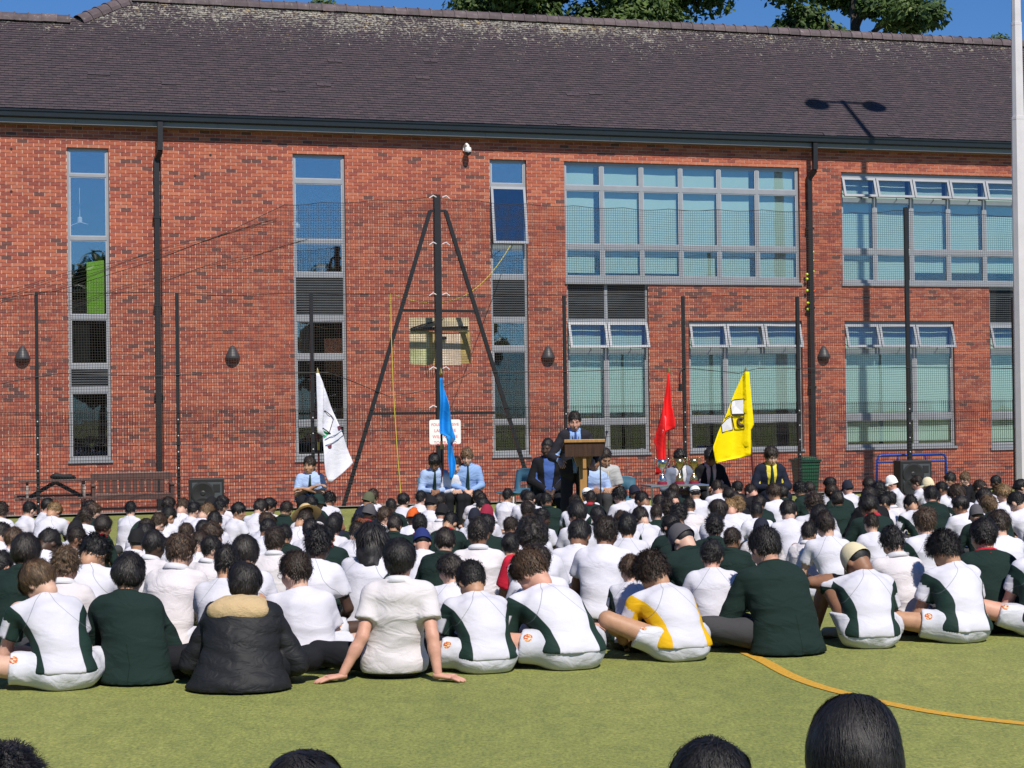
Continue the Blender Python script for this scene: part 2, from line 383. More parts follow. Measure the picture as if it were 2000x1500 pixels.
# ridge tiles (one mesh, shared)
def ridge_tile(Ln=.30):
    mb = MB(); n = 8; v = []; f = []
    for x, sc in ((0, 1.0), (Ln - .02, 1.0), (Ln - .02, 1.1), (Ln + .012, 1.1)):
        for k in range(n + 1):
            t = math.pi * (k / n); v.append((x, -math.cos(t) * .20 * sc, math.sin(t) * .21 * sc - .13))
    m = n + 1
    for a in range(3):
        for k in range(n): f.append((a * m + k, a * m + k + 1, (a + 1) * m + k + 1, (a + 1) * m + k))
    f.append(tuple(3 * m + k for k in range(m)))
    me = bpy.data.meshes.new('ridge_tile'); me.from_pydata(v, [], f); me.materials.append(MATS['tile_ridge']); return me
def ridge_mat():
    m, nt, b = nmat('tile_ridge'); pos = nd(nt, 'ShaderNodeNewGeometry').outputs['Position']
    n = noise(nt, 8, 5, .7, pos); r = ramp(nt, [(.35, (.075, .055, .062)), (.6, (.105, .08, .088)), (.72, (.26, .25, .22))]); nt.links.new(n.outputs['Fac'], r.inputs['Fac'])
    oi = nd(nt, 'ShaderNodeObjectInfo'); rr = ramp(nt, [(0, (.75, .75, .75)), (1, (1.25, 1.22, 1.2))]); nt.links.new(oi.outputs['Random'], rr.inputs['Fac'])
    nt.links.new(mixc(nt, 1, r.outputs['Color'], rr.outputs['Color'], 'MULTIPLY'), b.inputs['Base Color']); b.inputs['Roughness'].default_value = .75
ridge_mat(); RT = ridge_tile()
def lay_ridge(a, b):
    a = Vector(a); b = Vector(b); n = int((b - a).length / .30); d = (b - a).normalized()
    y = Vector((0, 0, 1)).cross(d).normalized(); z = d.cross(y)
    for i in range(n):
        o = bpy.data.objects.new('ridge_tile', RT); COL.objects.link(o); o.parent = ROOF
        p = a + d * (i * .30); Mx = Matrix((( d.x, y.x, z.x, p.x), (d.y, y.y, z.y, p.y), (d.z, y.z, z.z, p.z + rng.uniform(-.006, .006)), (0, 0, 0, 1)))
        o.matrix_local = Mx
lay_ridge(rpt(UL, smax(UL) - .02, .04), rpt(ULOW, smax(ULOW) - .02, .04)); lay_ridge(rpt(ULOW, smax(ULOW), .04), rpt(UHI, SL, .04)); lay_ridge(rpt(UHI, SL - .02, .04), rpt(UR, SL - .02, .04))
# gutter and fascia
g = MB(); Lg = UR - UL
prof = [(VE + .16, zg_top), (VE + .155, zg_bot + .01), (VE + .1, zg_bot), (VE + .02, zg_bot + .025), (VE + .015, zg_top - .045), (VE - .005, zg_top - .04), (VE - .008, zg_top - .012), (VE + .01, zg_top)]
v = []; f = []
for u in (UL, UR): v += [(u, a, Z(b)) for a, b in prof]
n = len(prof); f = [(k, (k + 1) % n, n + (k + 1) % n, n + k) for k in range(n)] + [tuple(range(n))[::-1], tuple(range(n, 2 * n))]
g.add(v, f).build('gutter', 'gutter_dark', BLD)
fa = MB(); u = UL; k = 0
while u < UR:
    fa.box(u + .003, min(u + 3.0, UR) - .003, VE + .12, VE + .14, Z(zf_bot), Z(zg_bot + .05)); u += 3.0
fa.build('fascia', 'fascia_grey', BLD)
MB().box(UL, UR, VE + .141, .0, Z(zf_bot + .004), Z(zf_bot + .02)).build('soffit', 'fascia_grey', BLD)

# --- openings (measured in the photograph)
def WU(px, py): return wall(px, py, .0)[0]
def WZ(px, py): return wall(px, py, .07)[1]
OPEN = []          # (u0,u1,z0,z1)
def opening(x0, x1, yt, yb, yx):
    o = (WU(x0, (yt + yb) / 2), WU(x1, (yt + yb) / 2), wall((x0 + x1) / 2, yb)[1], wall((x0 + x1) / 2, yt)[1]); OPEN.append(o); return o
W1 = opening(133, 215, 286, 898, 0); W2 = opening(574.5, 676.5, 299, 894, 0); W3 = opening(959.5, 1031.5, 309.5, 888, 0)
W4 = opening(1103, 1562, 322.5, 550, 0)
W4b = opening(1109, 1268, 549, 885, 0)
W5 = opening(1346.5, 1568, 625, 881, 0)
W6 = opening(1644.5, 2000, 343, 557, 0); W6 = (W6[0], UR - 2.2, W6[2], W6[3]); OPEN[-1] = W6
W7 = opening(1651, 1865, 626, 876, 0)
W8 = opening(1934, 2030, 557, 873, 0); W8 = (W8[0], UR - 2.2, W8[2], W6[2] + .002); OPEN[-1] = W8
for i_ in range(9): a_ = OPEN[i_]; OPEN[i_] = (a_[0], a_[1], round(a_[2] / .075) * .075, round(a_[3] / .075) * .075)
W1, W2, W3, W4, W4b, W5, W6, W7, W8 = OPEN
W4b = (W4b[0], W4b[1], W4b[2], W4[2] + .002); OPEN[4] = W4b; W8 = (W8[0], W8[1], W8[2], W6[2] + .002); OPEN[8] = W8
ZT = zf_bot + .1
# --- wall backing (mortar) with the openings left out
us = sorted({UL, UR, *[o[0] for o in OPEN], *[o[1] for o in OPEN]}); zs = sorted({PATHZ, ZT, *[o[2] for o in OPEN], *[o[3] for o in OPEN]})
wm = MB()
def inside(u, z): return any(o[0] < u < o[1] and o[2] < z < o[3] for o in OPEN)
for a, b in zip(us[:-1], us[1:]):
    for c, d in zip(zs[:-1], zs[1:]):
        if not inside((a + b) / 2, (c + d) / 2): wm.add([(a, .006, Z(c)), (b, .006, Z(c)), (b, .006, Z(d)), (a, .006, Z(d))], [(0, 1, 2, 3)])
WALL = wm.build('wall', 'mortar', BLD)
# bricks
bv = []; bf = []; ba = []; bs = []; CH = .075; BL = .225; G = .011
BR = [(-.1075, -.0, 0), (.1075, 0, 0)]
row0 = int(math.floor((PATHZ) / CH)); rng = random.Random(11)
def add_brick(a, b, z0, z1, r, v0):
    n = len(bv); bv.extend([(a, v0, Z(z0)), (b, v0, Z(z0)), (b, v0, Z(z1)), (a, v0, Z(z1)), (a, .008, Z(z0)), (b, .008, Z(z0)), (b, .008, Z(z1)), (a, .008, Z(z1))])
    bf.extend([(n, n + 1, n + 2, n + 3), (n + 4, n + 5, n + 1, n), (n + 1, n + 5, n + 6, n + 2), (n + 3, n + 2, n + 6, n + 7), (n + 4, n, n + 3, n + 7)]); ba.extend([r] * 5)
lint = [(o[0], o[1], o[3]) for i, o in enumerate(OPEN) if i not in (4, 8)]
j = row0
while j * CH < ZT:
    z0 = j * CH + G / 2; z1 = z0 + CH - G; zc = (z0 + z1) / 2; u = UL + (BL / 2 if j % 2 else 0) + rng.uniform(-.006, .006)
    while u < UR:
        a, b = u + G / 2, u + BL - G / 2; segs = [(a, b)]
        for o in OPEN:
            if o[2] - .02 < zc < o[3] + .01:
                ns = []
                for p, q in segs:
                    if q <= o[0] or p >= o[1]: ns.append((p, q))
                    else:
                        if p < o[0] - .006: ns.append((p, o[0]))
                        if q > o[1] + .006: ns.append((o[1], q))
                segs = ns
        # darker burnt bricks gather in places
        cl = .5 + .5 * math.sin(u * .9 + 1.3) * math.sin(zc * 1.1 + .4)
        r = rng.random(); r = rng.uniform(0, .09) if rng.random() < .03 + .05 * cl else .1 + .9 * r ** (1.05)
        for (la, lb, lz) in lint:
            if la - .1 < u < lb and lz - .01 < zc < lz + .085: r = .84 + .16 * rng.random()
        for p, q in segs:
            v0 = -.004 + rng.uniform(-.002, .002); dz = rng.uniform(-.001, .001)
            if len(bs) < 300 and segs == [(a, b)] and u < W1[0] and 1.9 < zc < 6.0: bs.append((u + BL / 2, v0, zc + dz))
            else: add_brick(p, q, z0 + dz, z1 + dz, r, v0)
        u += BL
    j += 1
me = np_mesh('brick_field', np.array(bv), np.array(bf)); at = me.attributes.new('rnd', 'FLOAT', 'FACE'); at.data.foreach_set('value', ba)
tag(link('brick_field', me, 'brick_attr', WALL), kind='stuff')
x, h = (BL - G) / 2, (CH - G) / 2
bme = bpy.data.meshes.new('brick'); bme.from_pydata([(-x, 0, -h), (x, 0, -h), (x, 0, h), (-x, 0, h), (-x, .012, -h), (x, .012, -h), (x, .012, h), (-x, .012, h)], [], [(0, 1, 2, 3), (4, 5, 1, 0), (1, 5, 6, 2), (3, 2, 6, 7), (4, 0, 3, 7)]); bme.materials.append(MATS['brick_obj'])
for (u, v0, zc) in bs:
    o = bpy.data.objects.new('brick', bme); COL.objects.link(o); o.parent = WALL; o.location = (u, v0, Z(zc))
# brick returns of the openings
DEP = .135
for i, (a, b, c, d) in enumerate(OPEN):
    rv = MB()
    rv.add([(a, 0, Z(c)), (a, DEP, Z(c)), (a, DEP, Z(d)), (a, 0, Z(d))], [(0, 1, 2, 3)], .6)
    rv.add([(b, 0, Z(c)), (b, DEP, Z(c)), (b, DEP, Z(d)), (b, 0, Z(d))], [(3, 2, 1, 0)], .4)
    if i not in (4, 8): rv.add([(a, 0, Z(d)), (b, 0, Z(d)), (b, DEP, Z(d)), (a, DEP, Z(d))], [(3, 2, 1, 0)], .5)
    if i not in (3, 6): rv.add([(a, 0, Z(c)), (b, 0, Z(c)), (b, DEP, Z(c)), (a, DEP, Z(c))], [(0, 1, 2, 3)], .5)
    rv.build('reveal', 'brick_attr', WALL, attr=True)
# put-log holes
for x, y in ((22, 291), (22, 374), (411, 303), (381, 343), (600, 262)):
    if x == 600: continue
    u, z = wall(x, y); MB().lathe([(.028, 0), (.028, .004)], (u, -.0085, Z(z)), 10, 'y').build('vent_hole', 'room_dark', WALL)

# --- windows: building > window frame > pane / sash / louvre / blind
FV0, FV1 = .065, .125; GV = .095; FT = .055
def window(o, cols, rows, sill=True, tall=False):
    """cols: list of u edges, rows: list of (ztop, zbottom, [kind per column])"""
    a, b, c, d = o; fr = MB()
    top = rows[0][0]; bot = rows[-1][1]
    # frame head, jambs, sill piece
    fr.box(a + .004, b - .004, FV0, FV1, Z(top), Z(d) - .003); fr.box(a + .004, a + FT, FV0, FV1, Z(bot), Z(top)); fr.box(b - FT, b - .004, FV0, FV1, Z(bot), Z(top))
    fr.box(a + .004, b - .004, FV0 - .002, FV1, Z(c) + .012, Z(bot))
    for i, (zt, zb, kinds) in enumerate(rows):
        if i: 
            zp = rows[i - 1][1]; fr.box(a + FT, b - FT, FV0 + .001, FV1 - .001, Z(zt), Z(zp))
        last = None
        for ci in range(len(cols) - 2):
            if kinds[ci + 1] is not None: fr.box(cols[ci + 1] - .04, cols[ci + 1] + .04, FV0 + .002, FV1 - .002, Z(zb), Z(zt))
    wo = fr.build('window', 'frame_grey', BLD, bevel=0)
    if sill: MB().box(a - .03, b + .03, -.045, FV0 - .003, Z(c) - .05, Z(c) + .01).build('sill', 'frame_grey', wo)
    for (zt, zb, kinds) in rows:
        ci = 0
        while ci < len(cols) - 1:
            k = kinds[ci]; e = ci + 1
            while e < len(cols) - 1 and kinds[e] is None: e += 1
            ua = cols[ci] + (FT if ci == 0 else .04); ub = cols[e] - (FT if e == len(cols) - 1 else .04); ci = e
            if k in ('g', 'd', 'b', 'gb'):
                me = MB().box(ua - .01, ub + .01, GV, GV + .006, Z(zb) - .01, Z(zt) + .01); me.build('pane', ('glass_sky' if tall else 'glass') if k != 'd' else 'glass_dark', wo)
                # bead round the pane
                bd = MB()
                for (p, q, r_, s_) in ((ua, ub, zt - .022, zt), (ua, ub, zb, zb + .022), (ua, ua + .022, zb + .022, zt - .022), (ub - .022, ub, zb + .022, zt - .022)):
                    bd.box(p, q, GV - .018, GV - .001, Z(r_), Z(s_))
                bd.build('bead', 'frame_light', wo)
            elif k == 'l':
                lv = MB(); nsl = max(4, int((zt - zb) / .052))
                for q in range(nsl):
                    z = zb + (zt - zb) * (q + .5) / nsl; w = .045
                    lv.add([(ua, FV0 + .01, Z(z) - w * .45), (ub, FV0 + .01, Z(z) - w * .45), (ub, FV1 - .01, Z(z) + w * .5), (ua, FV1 - .01, Z(z) + w * .5), (ua, FV0 + .01, Z(z) - w * .6), (ub, FV0 + .01, Z(z) - w * .6)], [(0, 1, 2, 3), (4, 5, 1, 0)])
                lv.add([(ua, FV1 - .004, Z(zb)), (ub, FV1 - .004, Z(zb)), (ub, FV1 - .004, Z(zt)), (ua, FV1 - .004, Z(zt))], [(0, 1, 2, 3)])
                lv.build('louvre', 'louvre', wo)
            elif k.startswith('s'):      # top hung sash standing open
                ang = R({'s': 17, 'sw': 9}[k]); hgt = zt - zb; ox = FV0 - .01
                def sp(u, q, w): return (u, ox - q * math.sin(ang) - w * math.cos(ang), Z(zt) - q * math.cos(ang) + w * math.sin(ang))
                def sbox(mb, u0, u1, q0, q1, w0, w1):
                    v = [sp(u, q, w) for u in (u0, u1) for q in (q0, q1) for w in (w0, w1)]
                    mb.add(v, [(0, 1, 3, 2), (4, 6, 7, 5), (0, 4, 5, 1), (2, 3, 7, 6), (0, 2, 6, 4), (1, 5, 7, 3)])
                sf = MB(); t = .058; p, q = ua - .03, ub + .03
                sbox(sf, p, q, 0, t, 0, .045); sbox(sf, p, q, hgt - t + .02, hgt + .02, 0, .045); sbox(sf, p, p + t, t, hgt - t + .02, 0.001, .044); sbox(sf, q - t, q, t, hgt - t + .02, 0.001, .044)
                sa = sf.build('sash', 'frame_grey', wo)
                gp = MB(); sbox(gp, p + t, q - t, t, hgt - t + .02, .018, .024); gp.build('pane', 'glass', wo)
                st = MB(); st.bar(sp((p + q) / 2, hgt - .01, 0), ((p + q) / 2 + .1, FV0, Z(zb) - .02), .012); st.bar(sp(p + .02, hgt - .02, 0), (p + .02, FV0, Z(zb) + .1), .012); st.build('stay', 'black_steel', wo)
            if k in ('b', 'gb', 's') : 
                pass
    return wo
def zr(x, ys): return [WZ(x, y) for y in ys]
def rows_from(x, spec):
    return [(WZ(x, yt), WZ(x, yb), kinds) for yt, yb, kinds in spec]
wA = window(W1, [W1[0], W1[1]], rows_from(173, [(294, 340, 'g'), (345.5, 462, 'g'), (469, 615, 'g'), (623.5, 711, 'g'), (721, 755, 'l'), (767, 893, 'd')]), tall=True)
wB = window(W2, [W2[0], W2[1]], rows_from(624, [(307, 350, 'g'), (358.5, 468, 'g'), (475, 532.5, 'g'), (542, 615, 'l'), (627, 692, 'g'), (702, 821, 'd'), (832, 888, 'd')]), tall=True)
wC = window(W3, [W3[0], W3[1]], rows_from(995, [(317.5, 359, 'g'), (366, 478, ['sw']), (487, 537, 'g'), (546.5, 619, 'l'), (630, 676, 'g'), (686, 819.5, 'd'), (828, 882, 'd')]), tall=True)
c4 = [W4[0]] + [WU(x, 430) for x in (1178, 1255.5, 1332, 1407, 1481.5)] + [W4[1]]
wD = window(W4, c4, rows_from(1330, [(328, 367, 'gggggg'), (376, 480, 'gggggg'), (489.5, 541, 'gggggg')]), sill=False)
c4b = [W4b[0], WU(1186, 650), W4b[1]]
wE = window(W4b, c4b, rows_from(1186, [(548, 623, 'll'), (631, 681, ['s', 's']), (690, 818.5, 'gg'), (828, 880, 'dd')]))
c5 = [W5[0], WU(1419.5, 700), WU(1493, 700), W5[1]]
wF = window(W5, c5, rows_from(1456, [(634, 680, ['s', 's', 's']), (690, 811, ['g', 'g', None]), (824, 874.5, ['d', 'd', None])]))
c6 = [W6[0]] + [WU(x, 450) for x in (1712, 1783.5, 1855.5, 1926)] + [W6[1]]
wG = window(W6, c6, rows_from(1783, [(351.5, 389, ['s'] * 5), (398, 488, 'ggggg'), (498, 549, 'ggggg')]), sill=False)
c7 = [W7[0], WU(1717.5, 700), WU(1789.5, 700), W7[1]]
wH = window(W7, c7, rows_from(1756, [(635, 680, ['s', 's', 's']), (690, 808, ['g', None, 'g']), (819, 868, ['g', None, 'g'])]))
wI = window(W8, [W8[0], W8[1]], rows_from(1960, [(567, 630, 'l'), (637, 681, ['s']), (691, 806, 'g'), (818, 866, 'g')]))
for wnd, o in ((wD, W4), (wG, W6)):
    MB().box(o[0] - .02 if wnd is wD else o[0] - .03, o[1] + .03, -.045, FV0 - .003, Z(o[2]) - .055, Z(o[2]) + .008).build('sill', 'frame_grey', wnd)
# blinds hang behind the glass of the classrooms
def blind(wnd, u0, u1, z0, z1, v=.20):
    n = max(2, int((u1 - u0) / .12)); mb = MB(); rr = random.Random(int(u0 * 100))
    vv = [v + .004 * math.sin(i * .9 + u0) + rr.uniform(-.0015, .0015) for i in range(n + 1)]
    for i in range(n):
        a = u0 + (u1 - u0) * i / n; b = u0 + (u1 - u0) * (i + 1) / n
        mb.add([(a, vv[i], Z(z0)), (b, vv[i + 1], Z(z0)), (b, vv[i + 1], Z(z1)), (a, vv[i], Z(z1))], [(0, 1, 2, 3)])
    mb.build('blind', 'blind_green', wnd, smooth=True)
for i in range(6): blind(wD, c4[i] + .03, c4[i + 1] - (.16 if i in (0, 4) else .06), W4[2] + (.12 if i > 2 else .22), W4[3] - .02)
for i in range(2): blind(wE, c4b[i] + .03, c4b[i + 1] - .1, WZ(1186, 806), WZ(1186, 628))
for p, q in ((c5[0], c5[1]), (c5[1], c5[3])): blind(wF, p + .03, q - .08, WZ(1456, 800), WZ(1456, 630))
for i in range(5): blind(wG, c6[i] + .03, c6[i + 1] - .1, W6[2] + (.1 if i < 2 else .3), W6[3] - .02)
for p, q in ((c7[0], c7[2]), (c7[2], c7[3])): blind(wH, p + .03, q - .06, WZ(1756, 862), WZ(1756, 630))
blind(wI, W8[0] + .03, W8[1] - .06, WZ(1960, 862), WZ(1960, 633))
# dark rooms behind
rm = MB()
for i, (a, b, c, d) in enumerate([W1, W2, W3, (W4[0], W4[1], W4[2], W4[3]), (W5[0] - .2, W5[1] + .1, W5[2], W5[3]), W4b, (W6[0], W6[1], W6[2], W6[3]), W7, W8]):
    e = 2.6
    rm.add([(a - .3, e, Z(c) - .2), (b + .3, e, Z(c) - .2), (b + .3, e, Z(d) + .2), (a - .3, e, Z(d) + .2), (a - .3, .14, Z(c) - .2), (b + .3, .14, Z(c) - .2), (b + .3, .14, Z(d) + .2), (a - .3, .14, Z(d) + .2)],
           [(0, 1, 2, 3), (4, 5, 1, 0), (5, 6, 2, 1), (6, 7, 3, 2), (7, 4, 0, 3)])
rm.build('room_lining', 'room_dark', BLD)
# bright things seen through the stair window
u0_, z0_ = wall(170, 612, .2); u1_, z1_ = wall(203, 508, .2)
MB().add([(u0_, .2, Z(z0_)), (u1_, .2, Z(z0_)), (u1_, .2, Z(z1_)), (u0_, .2, Z(z1_ - .05))], [(0, 1, 2, 3)]).build('panel', 'lime_panel', wA)
u, z = wall(156, 430, .6); u2, z2 = wall(155, 367, .6)
fn = MB(); fn.tube([(u, .6, Z(z)), (u2, .6, Z(z2))], .008, 6); fn.lathe([(.03, -.06), (.05, -.04), (.05, .05), (.03, .07)], (u, .6, Z(z)), 12); fn.bar((u, .6, Z(z) - .04), (u - .28, .55, Z(z) - .16), .09, .012); fn.bar((u, .6, Z(z) - .04), (u + .14, .5, Z(z) - .09), .09, .012)
fn.build('ceiling_fan', 'white_paint', wA)
u, z = wall(580, 440, .5)
MB().tube([(u, .5, Z(z) + .35), (u, .5, Z(z) + .06)], .006, 6).lathe([(.02, .06), (.06, .02), (.075, -.04), (.05, -.09)], (u, .5, Z(z)), 14).build('pendant_lamp', 'white_paint', wB, smooth=True)
# downpipes
def downpipe(xt, yt, xb0, yb0, xb, yb):
    ut, zt = wall(xt, yt + 20, VE + .08); ub, zb = wall(xb0, yb0, -.09)
    u_ = wall(xb, yb, -.09)[0]; ub = (ub + u_) / 2
    p = MB(); p.box(ut - .055, ut + .055, VE + .02, VE + .13, Z(zb) + .02, Z(zg_bot) - .005)
    d = MB(); d.add([], [])
    p.bar((ut, VE + .075, Z(zb) + .02), (ub, -.09, Z(zb) - .16), .105, .105, (1, 0, 0))
    p.box(ub - .055, ub + .055, -.145, -.035, .02, Z(zb) - .12)
    o = p.build('downpipe', 'black_steel', BLD)
    z = .6
    while z < Z(zb) - .3:
        MB().box(ub - .085, ub + .085, -.152, -.01, z, z + .05).build('bracket', 'black_steel', o); z += 1.9
    return ub
downpipe(312.5, 230, 306, 298, 311, 880); DP2 = downpipe(1591, 280, 1580, 335, 1588, 860)
ub = wall(316, 600, -.02)[0]; MB().tube([(ub, -.02, .05), (ub, -.02, Z(zf_bot))], .012, 6).build('cable', 'black_steel', BLD)
# wall lamps
lampm = None
for x, y in ((44, 692), (455, 691), (1072, 691), (1611, 690)):
    u, z = wall(x, y, -.08)
    root = MB()
    prof = [(.002, .19), (.05, .16), (.10, .07), (.145, -.03), (.165, -.085), (.16, -.10)]
    v = []; f = []; n = 16
    for r_, h_ in prof:
        for k in range(n + 1):
            t = math.pi * k / n; v.append((u - r_ * math.cos(t), -.008 - r_ * 1.05 * math.sin(t), Z(z) + h_))
    for i in range(len(prof) - 1):
        for k in range(n): q = i * (n + 1) + k; f.append((q, q + 1, q + n + 2, q + n + 1))
    root.add(v, f); lo = root.build('wall_lamp', 'lamp_cover', BLD, smooth=True) if 'lamp_cover' in MATS else root.build('wall_lamp', plain('lamp_cover', (.045, .045, .05), .5, 0, .15, 10), BLD, smooth=True)
    d = MB(); v = []; f = []
    for r_, h_ in ((.158, -.10), (.13, -.14), (.06, -.185), (.002, -.195)):
        for k in range(n + 1):
            t = math.pi * k / n; v.append((u - r_ * math.cos(t), -.008 - r_ * 1.05 * math.sin(t), Z(z) + h_))
    for i in range(3):
        for k in range(n): q = i * (n + 1) + k; f.append((q, q + 1, q + n + 2, q + n + 1))
    d.add(v, f).build('diffuser', plain('lamp_diffuser', (.05, .032, .026), .35, 0, .2, 8), lo, smooth=True)
# surveillance camera
u, z = wall(912, 292, -.16)
cc = MB(); cc.box(u - .06, u + .05, -.05, -.006, Z(z) - .02, Z(z) + .10); cc.tube([(u - .02, -.04, Z(z) + .09), (u, -.14, Z(z) + .12), (u + .02, -.18, Z(z) + .08), (u + .02, -.18, Z(z) + .02)], .035, 10); cc.lathe([(.03, .06), (.07, .04), (.078, -.02), (.07, -.06)], (u + .02, -.18, Z(z)), 16)
cco = cc.build('surveillance_camera', 'white_paint', BLD, smooth=False, bevel=.006)
MB().lathe([(.066, -.062), (.066, -.09), (.05, -.12), (.02, -.14)], (u + .02, -.18, Z(z)), 16).build('dome', 'black_steel', cco, smooth=True)
# ---------------------------------------------------------------- fence, netting tower, mast
ku = [fence((72 + 282 * k) / (1 + .02195 * k), 700)[0] for k in range(-1, 10)]
FEN = empty('sports_fence', tuple(fpt(0, 0, FENCEZ)), TH, 'black welded mesh sports fence with tall netting in front of the brick wall', 'fence')
def FZ(z): return z - FENCEZ
post_top = fence(346, 573)[1]; tall_top = fence(1767, 405)[1]
for i, u in enumerate(ku):
    if i == 4: continue          # the netting tower stands here
    top = tall_top if i == 8 else post_top
    w = .062 if i != 8 else .085
    po = MB().box(u - w / 2, u + w / 2, -.03, .03, -.4, FZ(top)).build('post', 'black_steel', FEN)
    z = .25
    while z < FZ(CAMZ):
        MB().lathe([(.013, 0), (.011, -.008)], (u, -.03, z), 8, 'y').build('bolt', 'galv', po); z += .3
# welded panel wires: uprights every 50 mm, cross wires every 200 mm above and every 66 mm low down
PT = FZ(CAMZ + .015); UA, UB = ku[0], ku[-1]
for a, b in zip(ku[:-1], ku[1:]):
    wires = MB()
    u = a + .05
    while u < b - .02: wires.box(u - .0034, u + .0034, -.041, -.036, .03, PT + .03); u += .05
    z = .03
    while z <= PT:
        wires.box(a, b, -.049, -.0412, z - .0042, z + .0042); z += .066 if z < 1.05 else .2
    tag(wires.build('mesh_panel', 'mesh_wire', FEN), kind='stuff')
# netting above the panels; its top edge sags between hooks
net_top = [(-150, 600), (0, 583), (110, 568), (300, 510), (440, 455), (560, 398), (680, 393), (855, 384), (1000, 397), (1100, 401), (1250, 407), (1560, 411), (1650, 416), (1767, 409), (1900, 418), (2200, 426)]
nu = [fence(*p) for p in net_top]; nU = np.array([p[0] for p in nu]); nZ = np.array([p[1] for p in nu])
def ntop(u):
    z = np.interp(u, nU, nZ); return z - (.035 * abs(math.sin(u * 3.1)) if u > nU[5] else 0)
net = MB(); u = UA; st = .048; bul = lambda u, z: .03 * math.sin(u * 1.3 + z) + .02 * math.sin(z * 2.2 + u * .4)
zlow = CAMZ - .55
while u < UB:
    zt = ntop(u); zz = np.linspace(zlow, zt, 5); w = .0028
    v = []; f = []
    for z in zz: b_ = bul(u, z); dx = .012 * math.sin(z * 3 + u); v += [(u - w + dx, b_, FZ(z)), (u + w + dx, b_, FZ(z))]
    for q in range(4): f.append((2 * q, 2 * q + 1, 2 * q + 3, 2 * q + 2))
    net.add(v, f); u += st
z = zlow; zmax = max(nZ)
while z < zmax:
    us_ = np.arange(UA, UB, .5); prev = None; w = .0028
    for u in us_:
        zz = z + .012 * math.sin(u * 2.3 + z * 3); ok = zz < ntop(u)
        if ok and prev is not None:
            a, za = prev; net.add([(a, bul(a, za), FZ(za - w)), (u, bul(u, zz), FZ(zz - w)), (u, bul(u, zz), FZ(zz + w)), (a, bul(a, za), FZ(za + w))], [(0, 1, 2, 3)])
        prev = (u, zz) if ok else None
    z += st
tag(net.build('netting', 'net_cord', FEN), kind='stuff')
def rope(name, pts, r, mat, parent=None):
    return MB().tube(pts, r, 5).build(name, mat, parent)
cu = np.arange(UA, UB, .12)
rope('head_rope', [(u, bul(u, ntop(u)), FZ(ntop(u))) for u in cu], .006, 'net_cord', FEN)
zm = fence(1000, 577)[1]
rope('wire', [(u, .01, FZ(zm + .03 * math.sin(u * 2.1) * math.sin(u * .7))) for u in cu], .006, 'net_cord', FEN)
zc_ = [fence(*p) for p in ((0, 750), (60, 738), (120, 729), (300, 735), (400, 729), (640, 728), (680, 742), (760, 775), (860, 758), (920, 727), (1100, 726), (1330, 719), (1370, 722), (1440, 729), (1480, 719), (1600, 720), (1800, 718), (2000, 720))]
rope('cable', [(a, -.05, FZ(b)) for a, b in zc_], .008, 'black_steel', FEN)
# slack bunched net at the left
for x0, y0, x1, y1, n in ((0, 585, 540, 430, 5), (130, 600, 600, 470, 3)):
    for q in range(n):
        pts = []
        for t in np.linspace(0, 1, 24):
            a, b = fence(x0 + (x1 - x0) * t, y0 + (y1 - y0) * t + (q - n / 2) * 7 * (1 - t) + 3 * math.sin(t * 17 + q)); pts.append((a, -.02 - .01 * q, FZ(b)))
        rope('net_fold', pts, .004, 'net_cord', FEN)
# netting tower: post with two raking legs, cross bars and a timber backboard
tu, _ = fence(857, 700); ttop = fence(856, 381)[1]
TOW = empty('netting_tower', tuple(fpt(tu, 0, FENCEZ)), TH, 'tall black steel netting post with two raking legs and wooden backboard', 'post')
def tp(x, y, v=0.0): a, b = fence(x, y, v); return (a - tu, v, FZ(b))
m = MB(); m.box(-.062, .062, -.062, .062, -.4, FZ(ttop)); m.build('post', 'black_steel', TOW)
for s, (xt, yt, xb, yb) in enumerate(((840, 412, 672, 985), (870, 412, 1040, 965))):
    a = Vector(tp(xt, yt)); b = Vector(tp(xb, yb)); b = a + (b - a) * ((a.z + .3) / (a.z - b.z)) if a.z != b.z else b
    MB().bar(a, b, .07, .07, (0, 1, 0)).build('leg', 'black_steel', TOW)
MB().bar(tp(840, 412), tp(872, 412), .05).build('cross_bar', 'black_steel', TOW)
MB().bar(tp(783, 606), tp(934, 608), .055).build('cross_bar', 'black_steel', TOW)
MB().bar(tp(727, 808), tp(966, 806), .055).build('cross_bar', 'black_steel', TOW)
for y in (386, 477, 576, 720, 795):
    for s in (-1, 1):
        p = Vector(tp(857, y)); MB().tube([p + Vector((s * .06, -.05, 0)), p + Vector((s * .13, -.07, .03)), p + Vector((s * .2, -.05, -.02))], .014, 6).build('turnbuckle', 'galv', TOW)
plain('old_timber', (.62, .53, .36), .9, 0, .35, 3, .4)
plain('old_timber_green', (.46, .48, .26), .9, 0, .3, 4, .4)
plain('old_timber_pink', (.70, .56, .44), .9, 0, .25, 3, .4)
plain('old_timber_yellow', (.52, .38, .15), .9, 0, .3, 4, .4)
BV = .55
planks = [((798, 620), (916, 646), 'old_timber'), ((800, 646), (838, 680), 'old_timber'), ((800, 680), (841, 712), 'old_timber_green'), ((838, 648), (850, 712), 'old_timber_yellow'), ((850, 650), (901, 712), 'old_timber_pink'), ((898, 648), (919, 711), 'old_timber_yellow')]
bb = None
